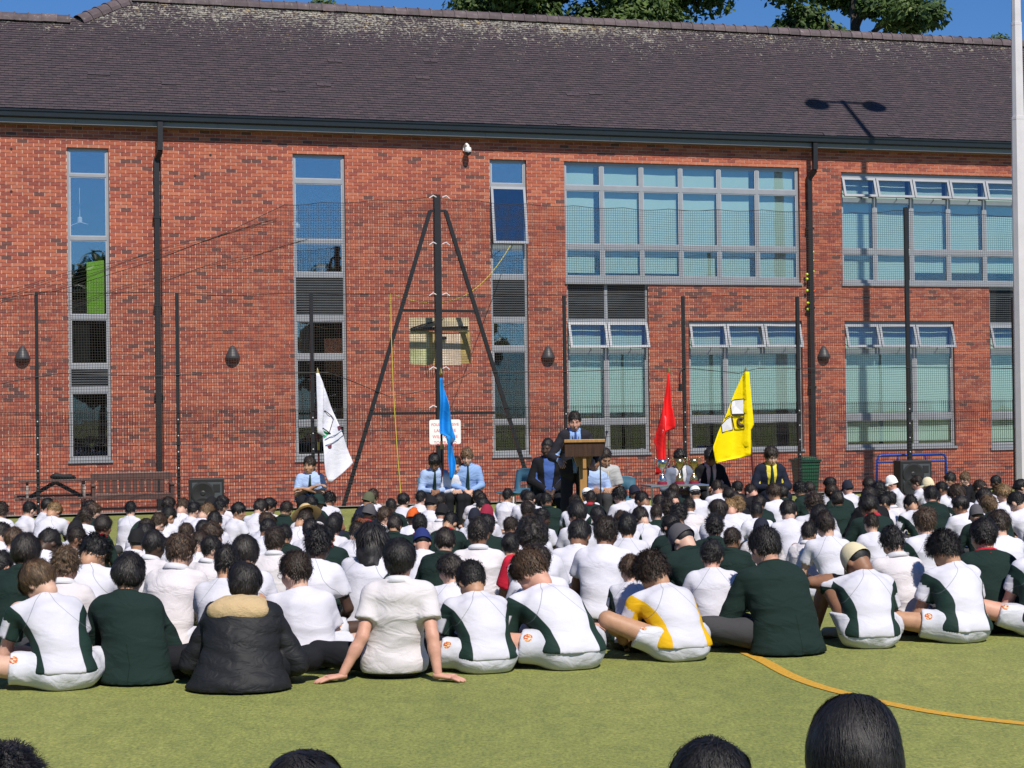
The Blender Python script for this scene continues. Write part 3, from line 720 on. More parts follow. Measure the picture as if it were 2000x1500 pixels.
for i, ((x0, y0), (x1, y1), mt) in enumerate(planks):
    a = tp(x0, y0, BV); b = tp(x1, y1, BV); rr = random.Random(i); j = [rr.uniform(-.012, .012) for _ in range(8)]
    d0 = BV + rr.uniform(-.012, .012)
    v = [(a[0] + j[0], d0, b[2] + j[1]), (b[0] + j[2], d0, b[2] + j[3]), (b[0] + j[4], d0, a[2] + j[5]), (a[0] + j[6], d0, a[2] + j[7])]
    v += [(x, y + .03, z) for x, y, z in v]
    MB().add(v, [(0, 1, 2, 3), (7, 6, 5, 4), (0, 4, 5, 1), (1, 5, 6, 2), (2, 6, 7, 3), (3, 7, 4, 0)]).build('plank', mt, TOW)
MB().bar(tp(802, 643, BV - .04), tp(914, 640, BV - .04), .05, .06).build('bracket', 'black_steel', TOW)
MB().bar(tp(806, 640, BV - .045), tp(850, 628, BV - .045), .03, .03).build('bracket', 'black_steel', TOW)
MB().bar(tp(850, 660, BV - .04), tp(872, 660, BV - .04), .06, .06).build('bracket', 'black_steel', TOW)
MB().bar(tp(857, 645, 0), tp(859, 645, BV - .02), .08, .08).build('bracket', 'black_steel', TOW)
for k in range(5):
    MB().tube([tp(830 + k * 5, 714, BV + .2), tp(833 + k * 4, 728, BV + .2), tp(834 + k * 3, 740, BV + .2)], .006, 4).build('hoop_net', 'net_cord', TOW)
# sign on the fence
def text_mesh(txt, size, align='CENTER'):
    cu_ = bpy.data.curves.new('txt', 'FONT'); cu_.body = txt; cu_.size = size; cu_.align_x = align; cu_.extrude = .0008
    ob = bpy.data.objects.new('txt', cu_); COL.objects.link(ob); dg = bpy.context.evaluated_depsgraph_get(); me = bpy.data.meshes.new_from_object(ob.evaluated_get(dg)); bpy.data.objects.remove(ob); return me
a = fence(838, 820, -.08); b = fence(900, 867, -.08)
su = (a[0] + b[0]) / 2; sz = (a[1] + b[1]) / 2; sw = b[0] - a[0]; sh = a[1] - b[1]
sg = empty('warning_sign', tuple(fpt(su, -.09, sz - sh / 2)), TH, 'white warning sign with red capital lettering behind the light blue flag', 'sign')
mb = MB(); r_ = .04; v = []
for cx, cz, t0 in ((sw / 2 - r_, sh - r_, 0), (-sw / 2 + r_, sh - r_, 90), (-sw / 2 + r_, r_, 180), (sw / 2 - r_, r_, 270)):
    for k in range(6): t = R(t0 + 18 * k); v.append((cx + r_ * math.cos(t), cz + r_ * math.sin(t)))
n = len(v); mb.add([(x, 0, z) for x, z in v] + [(x, .004, z) for x, z in v], [tuple(range(n)), tuple(range(n, 2 * n))[::-1]] + [(k, (k + 1) % n, n + (k + 1) % n, n + k) for k in range(n)])
mb.build('plate', 'white_paint', sg)
plain('sign_red', (.70, .05, .06), .6, 0, .05, 4)
for k, (t, sz_) in enumerate((('FOUL & ABUSIVE', .074), ('LANGUAGE', .082), ('WILL NOT BE', .082), ('TOLERATED', .082))):
    me = text_mesh(t, sz_); o = link('lettering', me, 'sign_red', sg); o.rotation_euler.x = R(90); o.location = (0, -.002, sh - .12 - k * .118)
    if k == 3: MB().box(-.25, .25, -.004, -.001, sh - .12 - k * .118 - .022, sh - .12 - k * .118 - .013).build('underline', 'sign_red', sg)
# yellow rope from the open window over the net to the ground
yr = [(*wall(997, 478, -.2), -.2, 'w'), ]
P0 = Vector(wpt(wall(997, 479, -.15)[0], -.15, wall(997, 479, -.15)[1]))
P1 = Vector(fpt(*(lambda a: (a[0], .1, a[1]))(fence(868, 590, .1)))); P2 = Vector(fpt(*(lambda a: (a[0], -.02, a[1]))(fence(763, 573, -.02))))
pts = []
for t in np.linspace(0, 1, 20): p = P0.lerp(P1, t); p.z -= 1.1 * t * (1 - t); pts.append(p)
for t in np.linspace(.05, 1, 8): p = P1.lerp(P2, t); p.z -= .25 * 4 * t * (1 - t) * .3; pts.append(p)
for x, y in ((764, 650), (768, 760), (775, 870), (782, 955), (784, 975)): a = fence(x, y, -.06); pts.append(Vector(fpt(a[0], -.06, a[1])))
tag(MB().tube(pts, .0085, 6).build('rope', 'yellow_rope'), 'yellow rope running from an open window over the netting to the ground', 'rope')
# tennis balls caught beside the downpipe
for x, y, c in ((1587.5, 492.5, 't'), (1587, 509, 't'), (1588, 530, 't'), (1576, 536, 't'), (1576, 545, 't'), (1576.5, 567.5, 't'), (1589, 569, 'o'), (1578, 592, 't'), (1578, 604, 't')):
    u, z = wall(x, y, -.1); loc = wpt(u, -.1, z)
    me = bpy.data.meshes.new('ball'); import bmesh; bm = bmesh.new(); bmesh.ops.create_icosphere(bm, subdivisions=2, radius=.036); bm.to_mesh(me); bm.free()
    o = link('tennis_ball', me, 'tennis_yellow' if c == 't' else 'orange_ball', None, True); o.location = loc
    tag(o, 'yellow tennis ball lodged beside the black downpipe between the classrooms' if c == 't' else 'orange ball lodged beside the black downpipe between the classrooms', 'ball', 'tennis balls lodged along the downpipe' if c == 't' else None)
# lighting mast behind the fence: its shadow falls on the wall and roof
us_, zs_ = wall(1692, 600)
sh_dir = LD / np.linalg.norm(LD)
best = None
for d in np.linspace(2.5, 6.5, 161):
    p = wpt(us_, 0, zs_) - sh_dir * (d / (sh_dir @ N)); x, y = project([p[0], p[1], 5.0])
    if best is None or abs(x - 1992) < best[0]: best = (abs(x - 1992), d, p)
MP = best[2]; rp = on_roof(1642, 199); rp_w = WO + rp[0] * T + rp[1] * N; rp_w[2] = rp[2]
hd = np.linalg.norm((rp_w - MP)[:2]); MH = rp[2] + hd * math.tan(SUN_EL)
MAST = empty('floodlight_mast', (MP[0], MP[1], PATHZ), TH, 'pale grey octagonal floodlight mast standing behind the fence', 'mast')
mm = MB().tube([(0, 0, 0), (0, 0, 4), (0, 0, 8.1)], [.185, .165, .14], 8); mm.tube([(0, 0, 8.0), (0, 0, 10.1)], [.128, .112], 8); mm.tube([(0, 0, 10.0), (0, 0, MH - PATHZ)], [.10, .07], 8); mm.build('pole', 'galv', MAST)
for z in (8.1, 10.1): MB().tube([(0, 0, z - .03), (0, 0, z + .03)], .144 if z < 9 else .115, 8).build('collar', 'galv', MAST)
ht = MH - PATHZ
MB().tube([(-.6, 0, ht - .1), (.6, 0, ht - .1)], .05, 8).build('cross_arm', 'galv', MAST)
for s in (-1, 1):
    q = MB(); q.lathe([(.05, .28), (.2, .2), (.28, 0), (.26, -.06)], (s * .78, -.1, ht - .22), 16, sx=1.2); q.build('floodlight', 'galv', MAST, smooth=True)

# ---------------------------------------------------------------- trees
def leaf_mats():
    for nm, c in (('leaf', [(0, (.024, .048, .014)), (.4, (.050, .092, .024)), (.75, (.095, .15, .036)), (1, (.15, .20, .05))]),):
        m, nt, b = nmat(nm); at_ = nd(nt, 'ShaderNodeAttribute', attribute_name='rnd'); r = ramp(nt, c); nt.links.new(at_.outputs['Fac'], r.inputs['Fac'])
        nt.links.new(r.outputs['Color'], b.inputs['Base Color']); b.inputs['Roughness'].default_value = .55; b.inputs['Specular IOR Level'].default_value = .35
        out = nt.nodes['Material Output']; tl = nd(nt, 'ShaderNodeBsdfTranslucent'); nt.links.new(r.outputs['Color'], tl.inputs['Color'])
        mx = nd(nt, 'ShaderNodeMixShader'); mx.inputs[0].default_value = .25; nt.links.new(b.outputs[0], mx.inputs[1]); nt.links.new(tl.outputs[0], mx.inputs[2]); nt.links.new(mx.outputs[0], out.inputs['Surface'])
leaf_mats()
plain('bark', (.06, .048, .038), .95, 0, .3, 6, .6)
def tree_data(h, rad, seed, leaves=9000, zlo=0.0, leaf=.16, zhi=99):
    """trunk and limbs mesh, crown mesh; foliage gathers in sprays at the limb ends"""
    rr = np.random.RandomState(seed); tb = MB(); tips = []
    tb.tube([(0, 0, 0), (.1, .05, h * .3), (0, 0, h * .62), (.1, 0, h * .9)], [h * .022, h * .018, h * .012, h * .004], 8)
    for i in range(26):
        t = rr.uniform(.3, .95); a = rr.uniform(0, 6.28); z0 = h * t * .85
        L = rad * (1.05 - .65 * abs(t - .55) / .45) * rr.uniform(.7, 1.1)
        e = np.array([math.cos(a) * L, math.sin(a) * L, z0 + h * .13 * rr.uniform(.3, 1.2)]); mid = np.array([e[0] * .5, e[1] * .5, z0 + (e[2] - z0) * .7])
        tb.tube([(0, 0, z0), tuple(mid), tuple(e)], [h * .007, h * .004, h * .0015], 5)
        for q in np.linspace(.35, 1.05, 6):
            c = np.array([0, 0, z0]) * (1 - q) + e * q + rr.normal(0, rad * .10, 3); tips.append((c, rad * rr.uniform(.12, .24)))
    tips += [(np.array([0, 0, h * .95]) + rr.normal(0, rad * .16, 3), rad * .2) for _ in range(10)]
    # leaves
    C = np.array([t[0] for t in tips]); S = np.array([t[1] for t in tips]); band = np.where((C[:, 2] > zlo - .6) & (C[:, 2] < zhi + .6))[0]; idx = band[rr.randint(0, len(band), leaves)]
    d = rr.normal(0, 1, (leaves, 3)); d /= np.linalg.norm(d, axis=1)[:, None]
    P = C[idx] + d * (S[idx] * rr.uniform(.12, 1, leaves) ** .6)[:, None] * np.array([1.15, 1.15, .8]); keep = (P[:, 2] > zlo) & (P[:, 2] < zhi); P = P[keep]; d = d[keep]; n = len(P)
    nrm = d + rr.normal(0, .5, (n, 3)) + np.array([0, 0, .6]); nrm /= np.linalg.norm(nrm, axis=1)[:, None]
    a = np.cross(nrm, rr.normal(0, 1, (n, 3))); a /= np.linalg.norm(a, axis=1)[:, None]; b = np.cross(nrm, a); s = leaf * rr.uniform(.6, 1.4, n)[:, None]
    V = np.stack([P - a * s, P - b * s * .6 - nrm * s * .15, P + a * s, P + b * s * .6 - nrm * s * .15], 1).reshape(-1, 3)
    me = np_mesh('crown', V, np.arange(n * 4).reshape(-1, 4)); at_ = me.attributes.new('rnd', 'FLOAT', 'FACE'); at_.data.foreach_set('value', np.clip(rr.beta(2, 2, n) * .8 + .2 * (S[idx][keep] / rad > .18), 0, 1)); me.materials.append(MATS['leaf'])
    tm = bpy.data.meshes.new('trunk'); tm.from_pydata(tb.v, [], tb.f); tm.materials.append(MATS['bark']); return tm, me
def tree(px, dist, top, label, data, rz=0, scale=1.0, xy=None, group=None):
    p = at_depth(px, 700, dist); loc = (p[0], p[1], PATHZ - .1) if xy is None else (*xy, -.1)
    r = empty('broadleaf_tree', loc, rz, label, 'tree', group); r.scale = (scale,) * 3
    for nm, me in zip(('trunk', 'crown'), data):
        o = bpy.data.objects.new(nm, me); COL.objects.link(o); o.parent = r
dA = tree_data(20, 4.7, 1, 46000, 12.5, .11, 18); dB = tree_data(20, 3.8, 5, 40000, 12.5, .11, 18.5); dD = tree_data(20, 3.0, 8, 14000, 15, .12); dC = tree_data(12.5, 4.4, 9, 7000, 0, .42)
tree(1075, 60, 0, 'dark leafy tree rising behind the roof, left half of the wide pair', dA, .3)
tree(1235, 61, 0, 'leafy tree with paler tips rising behind the roof above the large windows', dA, 2.1, 1.02)
tree(1680, 59, 0, 'rounded leafy tree rising behind the roof near the mast', dB, 1.2)
tree(660, 66, 0, 'treetop just peeping over the ridge left of the tower', dD, 4.0, .86)
tree(1960, 70, 0, 'low treetop just showing over the ridge beside the mast', dD, 5.0, .815)
TR = random.Random(4)
for i in range(26):
    tree(0, 0, 0, 'leafy tree behind the photographer, mirrored in the school windows', dC, i * 1.3, TR.uniform(.72, 1.06), (-62 + (i % 13) * 9 + (4.5 if i >= 13 else 0), -43 - 7 * (i // 13) + TR.uniform(-1, 1)), 'trees mirrored in the windows')
# ---------------------------------------------------------------- bodies: distance fields turned into one continuous skin
class Field:
    def __init__(s, lo, hi, h):
        s.h = h; s.lo = np.array(lo, np.float32); s.n = [int(math.ceil((b - a) / h)) + 1 for a, b in zip(lo, hi)]
        s.ax = [(s.lo[i] + h * np.arange(s.n[i])).astype(np.float32) for i in range(3)]
        s.D = np.full(s.n, .25, np.float32)
    def _sl(s, lo, hi):
        sl = []
        for i in range(3):
            a = int(max(0, math.floor((lo[i] - s.lo[i]) / s.h))); b = int(min(s.n[i], math.ceil((hi[i] - s.lo[i]) / s.h) + 1)); sl.append(slice(a, max(a, b)))
        return tuple(sl)
    def _xyz(s, sl): return s.ax[0][sl[0]][:, None, None], s.ax[1][sl[1]][None, :, None], s.ax[2][sl[2]][None, None, :]
    def blend(s, sl, d, k, sub=False):
        a = s.D[sl]
        if sub:
            s.D[sl] = np.maximum(a, -d) if k <= 0 else -(np.minimum(-a, d) - np.maximum(k - np.abs(-a - d), 0) ** 2 / (4 * k)); return
        s.D[sl] = np.minimum(a, d) - (np.maximum(k - np.abs(a - d), 0) ** 2 / (4 * k) if k > 0 else 0)
    def rc(s, a, b, ra, rb, k=.03, sx=1., sy=1., cap=False):
        a = np.array(a, np.float32); b = np.array(b, np.float32); sc = np.array([sx, sy, 1], np.float32); m = max(ra, rb) * 1.0
        pad = m * sc + k + 2 * s.h; sl = s._sl(np.minimum(a, b) - pad, np.maximum(a, b) + pad); x, y, z = s._xyz(sl)
        A = a / sc; B = b / sc; ba = B - A; L = float(ba @ ba) + 1e-9; px, py, pz = x / sx - A[0], y / sy - A[1], z - A[2]
        t = np.clip((px * ba[0] + py * ba[1] + pz * ba[2]) / L, 0, 1)
        d = np.sqrt((px - t * ba[0]) ** 2 + (py - t * ba[1]) ** 2 + (pz - t * ba[2]) ** 2) - (ra + (rb - ra) * t)
        if cap:
            n = (b - a) / (np.linalg.norm(b - a) + 1e-9); d = np.maximum(d, (x - b[0]) * n[0] + (y - b[1]) * n[1] + (z - b[2]) * n[2])
        s.blend(sl, d.astype(np.float32), k)
    def ell(s, c, r, k=.02, Mx=None, sub=False):
        c = np.array(c, np.float32); r = np.array(r, np.float32); m = float(max(r)) + k + 2 * s.h
        sl = s._sl(c - m, c + m); x, y, z = s._xyz(sl); x = x - c[0]; y = y - c[1]; z = z - c[2]
        if Mx is not None: x, y, z = (Mx[0][i] * x + Mx[1][i] * y + Mx[2][i] * z for i in range(3))
        q = np.sqrt((x / r[0]) ** 2 + (y / r[1]) ** 2 + (z / r[2]) ** 2); g = np.sqrt((x / r[0] ** 2) ** 2 + (y / r[1] ** 2) ** 2 + (z / r[2] ** 2) ** 2) + 1e-6
        s.blend(sl, (q * (q - 1) / g).astype(np.float32), k, sub)
    def cut(s, fn):                     # keep where fn <= 0
        x, y, z = s._xyz((slice(None),) * 3); s.D = np.maximum(s.D, fn(x, y, z)).astype(np.float32)
    def disp(s, fn):
        x, y, z = s._xyz((slice(None),) * 3); s.D = (s.D + fn(x, y, z)).astype(np.float32)
    def mesh(s):
        D = s.D; S = D < 0; nx, ny, nz = D.shape; cnt = np.zeros((nx - 1, ny - 1, nz - 1), np.float32); P = np.zeros((nx - 1, ny - 1, nz - 1, 3), np.float32)
        for axis in range(3):
            o1, o2 = [(1, 2), (0, 2), (0, 1)][axis]
            for i in (0, 1):
                for j in (0, 1):
                    st = [slice(0, -1)] * 3; st[o1] = slice(i, D.shape[o1] - 1 + i); st[o2] = slice(j, D.shape[o2] - 1 + j); en = list(st); en[axis] = slice(1, None); st[axis] = slice(0, -1)
                    a = D[tuple(st)]; b = D[tuple(en)]; m = S[tuple(st)] != S[tuple(en)]; t = np.where(m, a / np.where(m, a - b, 1), 0)
                    cnt += m; P[..., axis] += np.where(m, t, 0); P[..., o1] += m * i; P[..., o2] += m * j
        act = cnt > 0; idx = np.full(act.shape, -1, np.int64); idx[act] = np.arange(act.sum())
        c = np.argwhere(act).astype(np.float32); V = (c + P[act] / cnt[act][:, None]) * s.h + s.lo; Q = []
        for axis in range(3):
            o1, o2 = [(1, 2), (2, 0), (0, 1)][axis]
            st = [slice(None)] * 3; en = [slice(None)] * 3; st[axis] = slice(0, -1); en[axis] = slice(1, None)
            m = S[tuple(st)] != S[tuple(en)]; flip = S[tuple(st)]; w = np.argwhere(m); w = w[(w[:, o1] > 0) & (w[:, o2] > 0) & (w[:, o1] < D.shape[o1] - 1) & (w[:, o2] < D.shape[o2] - 1)]
            fl = flip[tuple(w.T)]
            def at(d1, d2): q = w.copy(); q[:, o1] += d1; q[:, o2] += d2; return idx[tuple(q.T)]
            q = np.stack([at(-1, -1), at(0, -1), at(0, 0), at(-1, 0)], 1); q[~fl] = q[~fl][:, ::-1]; Q.append(q)
        return V, np.concatenate(Q)
def vlen(a): return float(np.linalg.norm(a))
def v3(*a): return np.array(a, float)
def lerp(a, b, t): return np.array(a) * (1 - t) + np.array(b) * t
def rotm(yaw=0, bow=0, tilt=0):
    return np.array((Matrix.Rotation(R(yaw), 3, 'Z') @ Matrix.Rotation(R(-bow), 3, 'X') @ Matrix.Rotation(R(tilt), 3, 'Y')))
def pose(lean=.12, side=0., drop=0., bow=15, yaw=0, tilt=0, twist=0, legs='cross', arms='lap', chair=False, **over):
    J = {}; b = .40 if chair == 'chair' else 0
    J['pel'] = v3(0, 0, .13); J['wa'] = v3(side * .2, lean * .22 - .01, .28 - drop * .3); J['ch'] = v3(side * .6, lean * .62, .435 - drop * .7); J['nk'] = v3(side, lean, .585 - drop)
    c, s_ = math.cos(R(twist)), math.sin(R(twist))
    for sg, n in ((-1, 'L'), (1, 'R')):
        J['sh' + n] = J['nk'] + v3(sg * .158 * c, sg * .158 * s_ + .0, -.066)
        if arms == 'lap': J['el' + n] = J['sh' + n] + v3(sg * .075, .06, -.245); J['wr' + n] = v3(sg * .07, J['el' + n][1] + .2, .155)
        elif arms == 'knees': J['el' + n] = J['sh' + n] + v3(sg * .06, .16, -.20); J['wr' + n] = v3(sg * .05, J['sh' + n][1] + .34, .33)
        elif arms == 'back': J['el' + n] = J['sh' + n] + v3(sg * .05, -.10, -.235); J['wr' + n] = v3(sg * .285, -.20, .035)
        elif arms == 'seat': J['el' + n] = J['sh' + n] + v3(sg * .06, .03, -.25); J['wr' + n] = v3(sg * .045, J['sh' + n][1] + .25, .215)
        elif arms == 'folded': J['el' + n] = J['sh' + n] + v3(sg * .05, .06, -.245); J['wr' + n] = v3(-sg * .11, J['sh' + n][1] + .19, .30 + (.02 if sg > 0 else -.015))
        elif arms == 'face': J['el' + n] = J['sh' + n] + v3(sg * .02, .16, -.18); J['wr' + n] = J['nk'] + v3(sg * .03, .22, .05)
        J['hip' + n] = v3(sg * .09, .02, .105)
        if legs == 'cross': J['kn' + n] = v3(sg * .355, .29, .135); J['an' + n] = v3(-sg * .07, .38 + .03 * sg, .06)
        elif legs == 'wide': J['kn' + n] = v3(-.42, .20, .15) if sg < 0 else v3(.30, .34, .14); J['an' + n] = v3(-sg * .04, .36 + .03 * sg, .06)
        elif legs == 'up': J['kn' + n] = v3(sg * .16, .40, .43); J['an' + n] = v3(sg * .13, .56, .06)
        elif legs == 'chair': J['kn' + n] = v3(sg * .13, .44, .10); J['an' + n] = v3(sg * .14, .42, -.33); J['hip' + n] = v3(sg * .09, .03, .10)
        elif legs == 'stand': J['hip' + n] = v3(sg * .09, 0, .05); J['kn' + n] = v3(sg * .12, .02, -.38); J['an' + n] = v3(sg * .15, -.01, -.80)
    J.update({k: np.array(v, float) for k, v in over.items()})
    J['Rm'] = rotm(yaw, bow, tilt); J['hd'] = J['nk'] + J['Rm'] @ v3(0, .025, .045) + v3(0, .015, .085) * 1.0
    J['legs'] = legs
    return J
def f_torso(f, J, i, k=.045):
    f.rc(J['pel'], J['wa'], .112 + i, .098 + i, k, 1.32); f.rc(J['wa'], J['ch'], .098 + i, .112 + i, k, 1.28); f.rc(J['ch'], J['nk'] - v3(0, 0, .075), .112 + i, .075 + i, k, 1.36)
    f.rc(J['shL'] + v3(.02, 0, 0), J['shR'] - v3(.02, 0, 0), .056 + i, .056 + i, k); f.rc(J['nk'] - v3(0, 0, .05), J['nk'], .078 + i, .052 + i, k)
def f_butt(f, J, i):
    p = J['pel']
    for s in (-1, 1): f.ell(p + v3(s * .078, -.005, -.04), (.10 + i, .115 + i, .088 + i), .05)
    f.ell(p + v3(0, -.03, -.045), (.13 + i, .092 + i, .085 + i), .06)
def bounds(J, keys, pad=.2):
    P = np.array([J[k] for k in keys]); return P.min(0) - pad, P.max(0) + pad
def folds(seed, amp=.004, fr=26):
    r = np.random.RandomState(seed); A = r.normal(0, 1, (5, 3)); A /= np.linalg.norm(A, axis=1)[:, None]; A *= fr * r.uniform(.6, 1.7, (5, 1)); ph = r.uniform(0, 6, 5)
    def fn(x, y, z):
        w = 1.1 * np.sin(9 * z + 6 * x + ph[0]) + .8 * np.sin(13 * y - 8 * x + ph[1]); s = 0
        for k in range(5): s = s + (1 - 1.6 * np.abs(np.sin(.5 * (A[k][0] * x + A[k][1] * y + 1.5 * A[k][2] * z) + ph[k] + w * .6)))
        return -amp * s * .55
    return fn
HEADCACHE = {}
def head_geo():
    if 'h' in HEADCACHE: return HEADCACHE['h']
    f = Field((-.11, -.13, -.17), (.11, .15, .15), .0075)
    f.ell((0, -.008, .018), (.073, .092, .098), .01); f.ell((0, .03, -.055), (.054, .058, .066), .05); f.ell((0, .035, -.085), (.033, .045, .034), .03)
    f.rc((0, .088, .01), (0, .104, -.032), .009, .014, .012); f.ell((0, .088, -.066), (.024, .012, .010), .012)
    for s in (-1, 1):
        f.ell((s * .031, .086, .006), (.016, .012, .011), .012, sub=True); f.ell((s * .031, .072, .006), (.013, .012, .011), .004); f.rc((s * .015, .083, .026), (s * .048, .072, .024), .007, .006, .012)
        f.ell((s * .078, -.008, -.012), (.011, .021, .032), .012, rotm(-s * 20)); f.ell((s * .045, .055, -.03), (.022, .022, .022), .03)
    f.rc((0, -.015, -.05), (0, -.012, -.095), .05, .048, .04)
    V, Q = f.mesh(); x, y, z = V.T; ax = np.abs(x)
    dark = np.zeros(len(V)); dark[(y > .066) & (ax > .013) & (ax < .05) & (np.abs(z - .027) < .006)] = .9
    dark[(y > .07) & (ax > .019) & (ax < .042) & (np.abs(z - .006) < .007)] = .75
    dark[(y > .08) & (ax < .024) & (np.abs(z + .066) < .008)] = .3
    HEADCACHE['h'] = (V, Q, dark); return HEADCACHE['h']
def hand_geo(w, d, nrm, side, curl=.6, L=.175):
    """palm, four fingers of their own lengths and a thumb leaving the side of the palm"""
    mb = MB(); w = Vector(w); d = Vector(d).normalized(); nrm = Vector(nrm).normalized(); nrm = (nrm - d * nrm.dot(d)).normalized(); lat = d.cross(nrm) * side
    v = []; n = 10
    for t, hw, ht in ((-.15, .024, .02), (.0, .029, .018), (.25, .038, .016), (.48, .041, .013), (.56, .036, .009)):
        c = w + d * (L * t)
        for k in range(n): a = 2 * math.pi * k / n; v.append(c + lat * (hw * math.cos(a)) + nrm * (ht * math.sin(a)))
    f = [(i * n + k, i * n + (k + 1) % n, (i + 1) * n + (k + 1) % n, (i + 1) * n + k) for i in range(4) for k in range(n)] + [tuple(range(n))[::-1], tuple(4 * n + k for k in range(n))]
    mb.add(v, f)
    for i, (o, ln) in enumerate(((-.03, .40), (-.0105, .47), (.0095, .44), (.028, .35))):
        b = w + d * (L * .52) + lat * o; p = [b]; ang = .12
        dd = (d + lat * o * 4).normalized()
        for s in (.42, .32, .26):
            ang += curl * .55; p.append(p[-1] + (dd * math.cos(ang) - nrm * math.sin(ang)) * (L * ln * s))
        mb.tube(p, [.0095, .009, .008, .006], 7)
    b = w + d * (L * .12) - lat * .026; q = (d * .7 - lat * .75).normalized(); mb.tube([b, b + q * .032, b + q * .05 + d * .018 - nrm * .008 * curl, b + q * .056 + d * .036 - nrm * .02 * curl], [.012, .0105, .0095, .007], 7)
    return np.array(mb.v), mb.f
def build_mesh(name, parts, attrs=None):
    """parts: list of (V, faces)"""
    me = bpy.data.meshes.new(name); n = 0; VV = []; loops = []; tot = []
    for V, Q in parts:
        VV.append(np.asarray(V, np.float32))
        if isinstance(Q, np.ndarray): loops.append((Q + n).ravel()); tot.append(np.full(len(Q), Q.shape[1]))
        else:
            loops.append(np.array([i + n for f in Q for i in f])); tot.append(np.array([len(f) for f in Q]))
        n += len(V)
    VV = np.concatenate(VV); loops = np.concatenate(loops).astype(np.int32); tot = np.concatenate(tot).astype(np.int32)
    me.vertices.add(len(VV)); me.vertices.foreach_set('co', VV.ravel()); me.loops.add(len(loops)); me.loops.foreach_set('vertex_index', loops)
    st = np.concatenate([[0], np.cumsum(tot)[:-1]]).astype(np.int32); me.polygons.add(len(tot)); me.polygons.foreach_set('loop_start', st); me.update(calc_edges=True); me.validate()
    for k, a in (attrs or {}).items():
        at = me.attributes.new(k, 'FLOAT', 'POINT'); a = np.asarray(a, np.float32); a = np.concatenate([a, np.zeros(len(VV) - len(a), np.float32)]) if len(a) < len(VV) else a; at.data.foreach_set('value', a)
    me.shade_smooth(); return me
ARM = ('shL', 'shR', 'elL', 'elR', 'wrL', 'wrR'); LEG = ('hipL', 'hipR', 'knL', 'knR', 'anL', 'anR'); TOR = ('pel', 'nk', 'shL', 'shR')
def body_mesh(J, h=.016, hands=True, bare_legs=True, handpose=None, curl=.6):
    lo, hi = bounds(J, TOR + ARM + LEG, .15); lo[2] = min(lo[2], J['pel'][2] - .14); f = Field(lo, hi, h)
    f_torso(f, J, 0); f_butt(f, J, 0)
    for n in 'LR':
        f.rc(J['sh' + n], J['el' + n], .047, .038, .03); f.rc(J['el' + n], lerp(J['el' + n], J['wr' + n], .4), .038, .037, .015); f.rc(lerp(J['el' + n], J['wr' + n], .3), J['wr' + n], .037, .026, .015)
        f.rc(J['hip' + n], J['kn' + n], .08, .056, .03); f.rc(J['kn' + n], lerp(J['kn' + n], J['an' + n], .35), .054, .053, .015); f.rc(lerp(J['kn' + n], J['an' + n], .3), J['an' + n], .053, .036, .015)
        kn, an = J['kn' + n], J['an' + n]
        if J['legs'] == 'chair' or J['legs'] == 'stand' or J['legs'] == 'up': toe = an + v3(0, .15, -.03)
        else:
            dd = (an - kn) / (vlen(an - kn) + 1e-6); toe = an + dd * .13 + v3(0, .04, -.01)
        f.rc(an, toe, .036, .028, .02)
    f.rc(J['nk'] - v3(0, 0, .03), J['hd'] + J['Rm'] @ v3(0, -.02, -.07), .056, .05, .02)
    if J['legs'] not in ('chair', 'stand'): f.cut(lambda x, y, z: .004 - z)
    parts = [f.mesh()]; nb = len(parts[0][0]); V, Q, dark = head_geo(); parts.append((V @ J['Rm'].T + J['hd'], Q))
    if hands:
        for n, sg in (('L', -1), ('R', 1)):
            d = J['wr' + n] - J['el' + n]; hp = (handpose or {}).get(n)
            if hp: parts.append(hand_geo(J['wr' + n], hp[0], hp[1], sg, hp[2] if len(hp) > 2 else curl))
            else: parts.append(hand_geo(J['wr' + n], d / vlen(d) + v3(0, 0, -.2), v3(sg * .3, 0, 1), sg, curl))
    return build_mesh('person', parts, {'dark': np.concatenate([np.zeros(nb), dark])})
def sleeve_dist(V, J):
    out = np.full(len(V), 9.); below = np.zeros(len(V))
    for n in 'LR':
        a, b = J['sh' + n], J['el' + n]; ba = b - a; t = np.clip(((V - a) @ ba) / (ba @ ba), 0, 1); q = V - a - t[:, None] * ba; d = np.linalg.norm(q, axis=1); m = (d < out) & (t > .2)
        out[m] = d[m]; bw = -(q[:, 2]) * .9 + -(q[:, 1]) * .0; below[m] = bw[m]
    return out, below
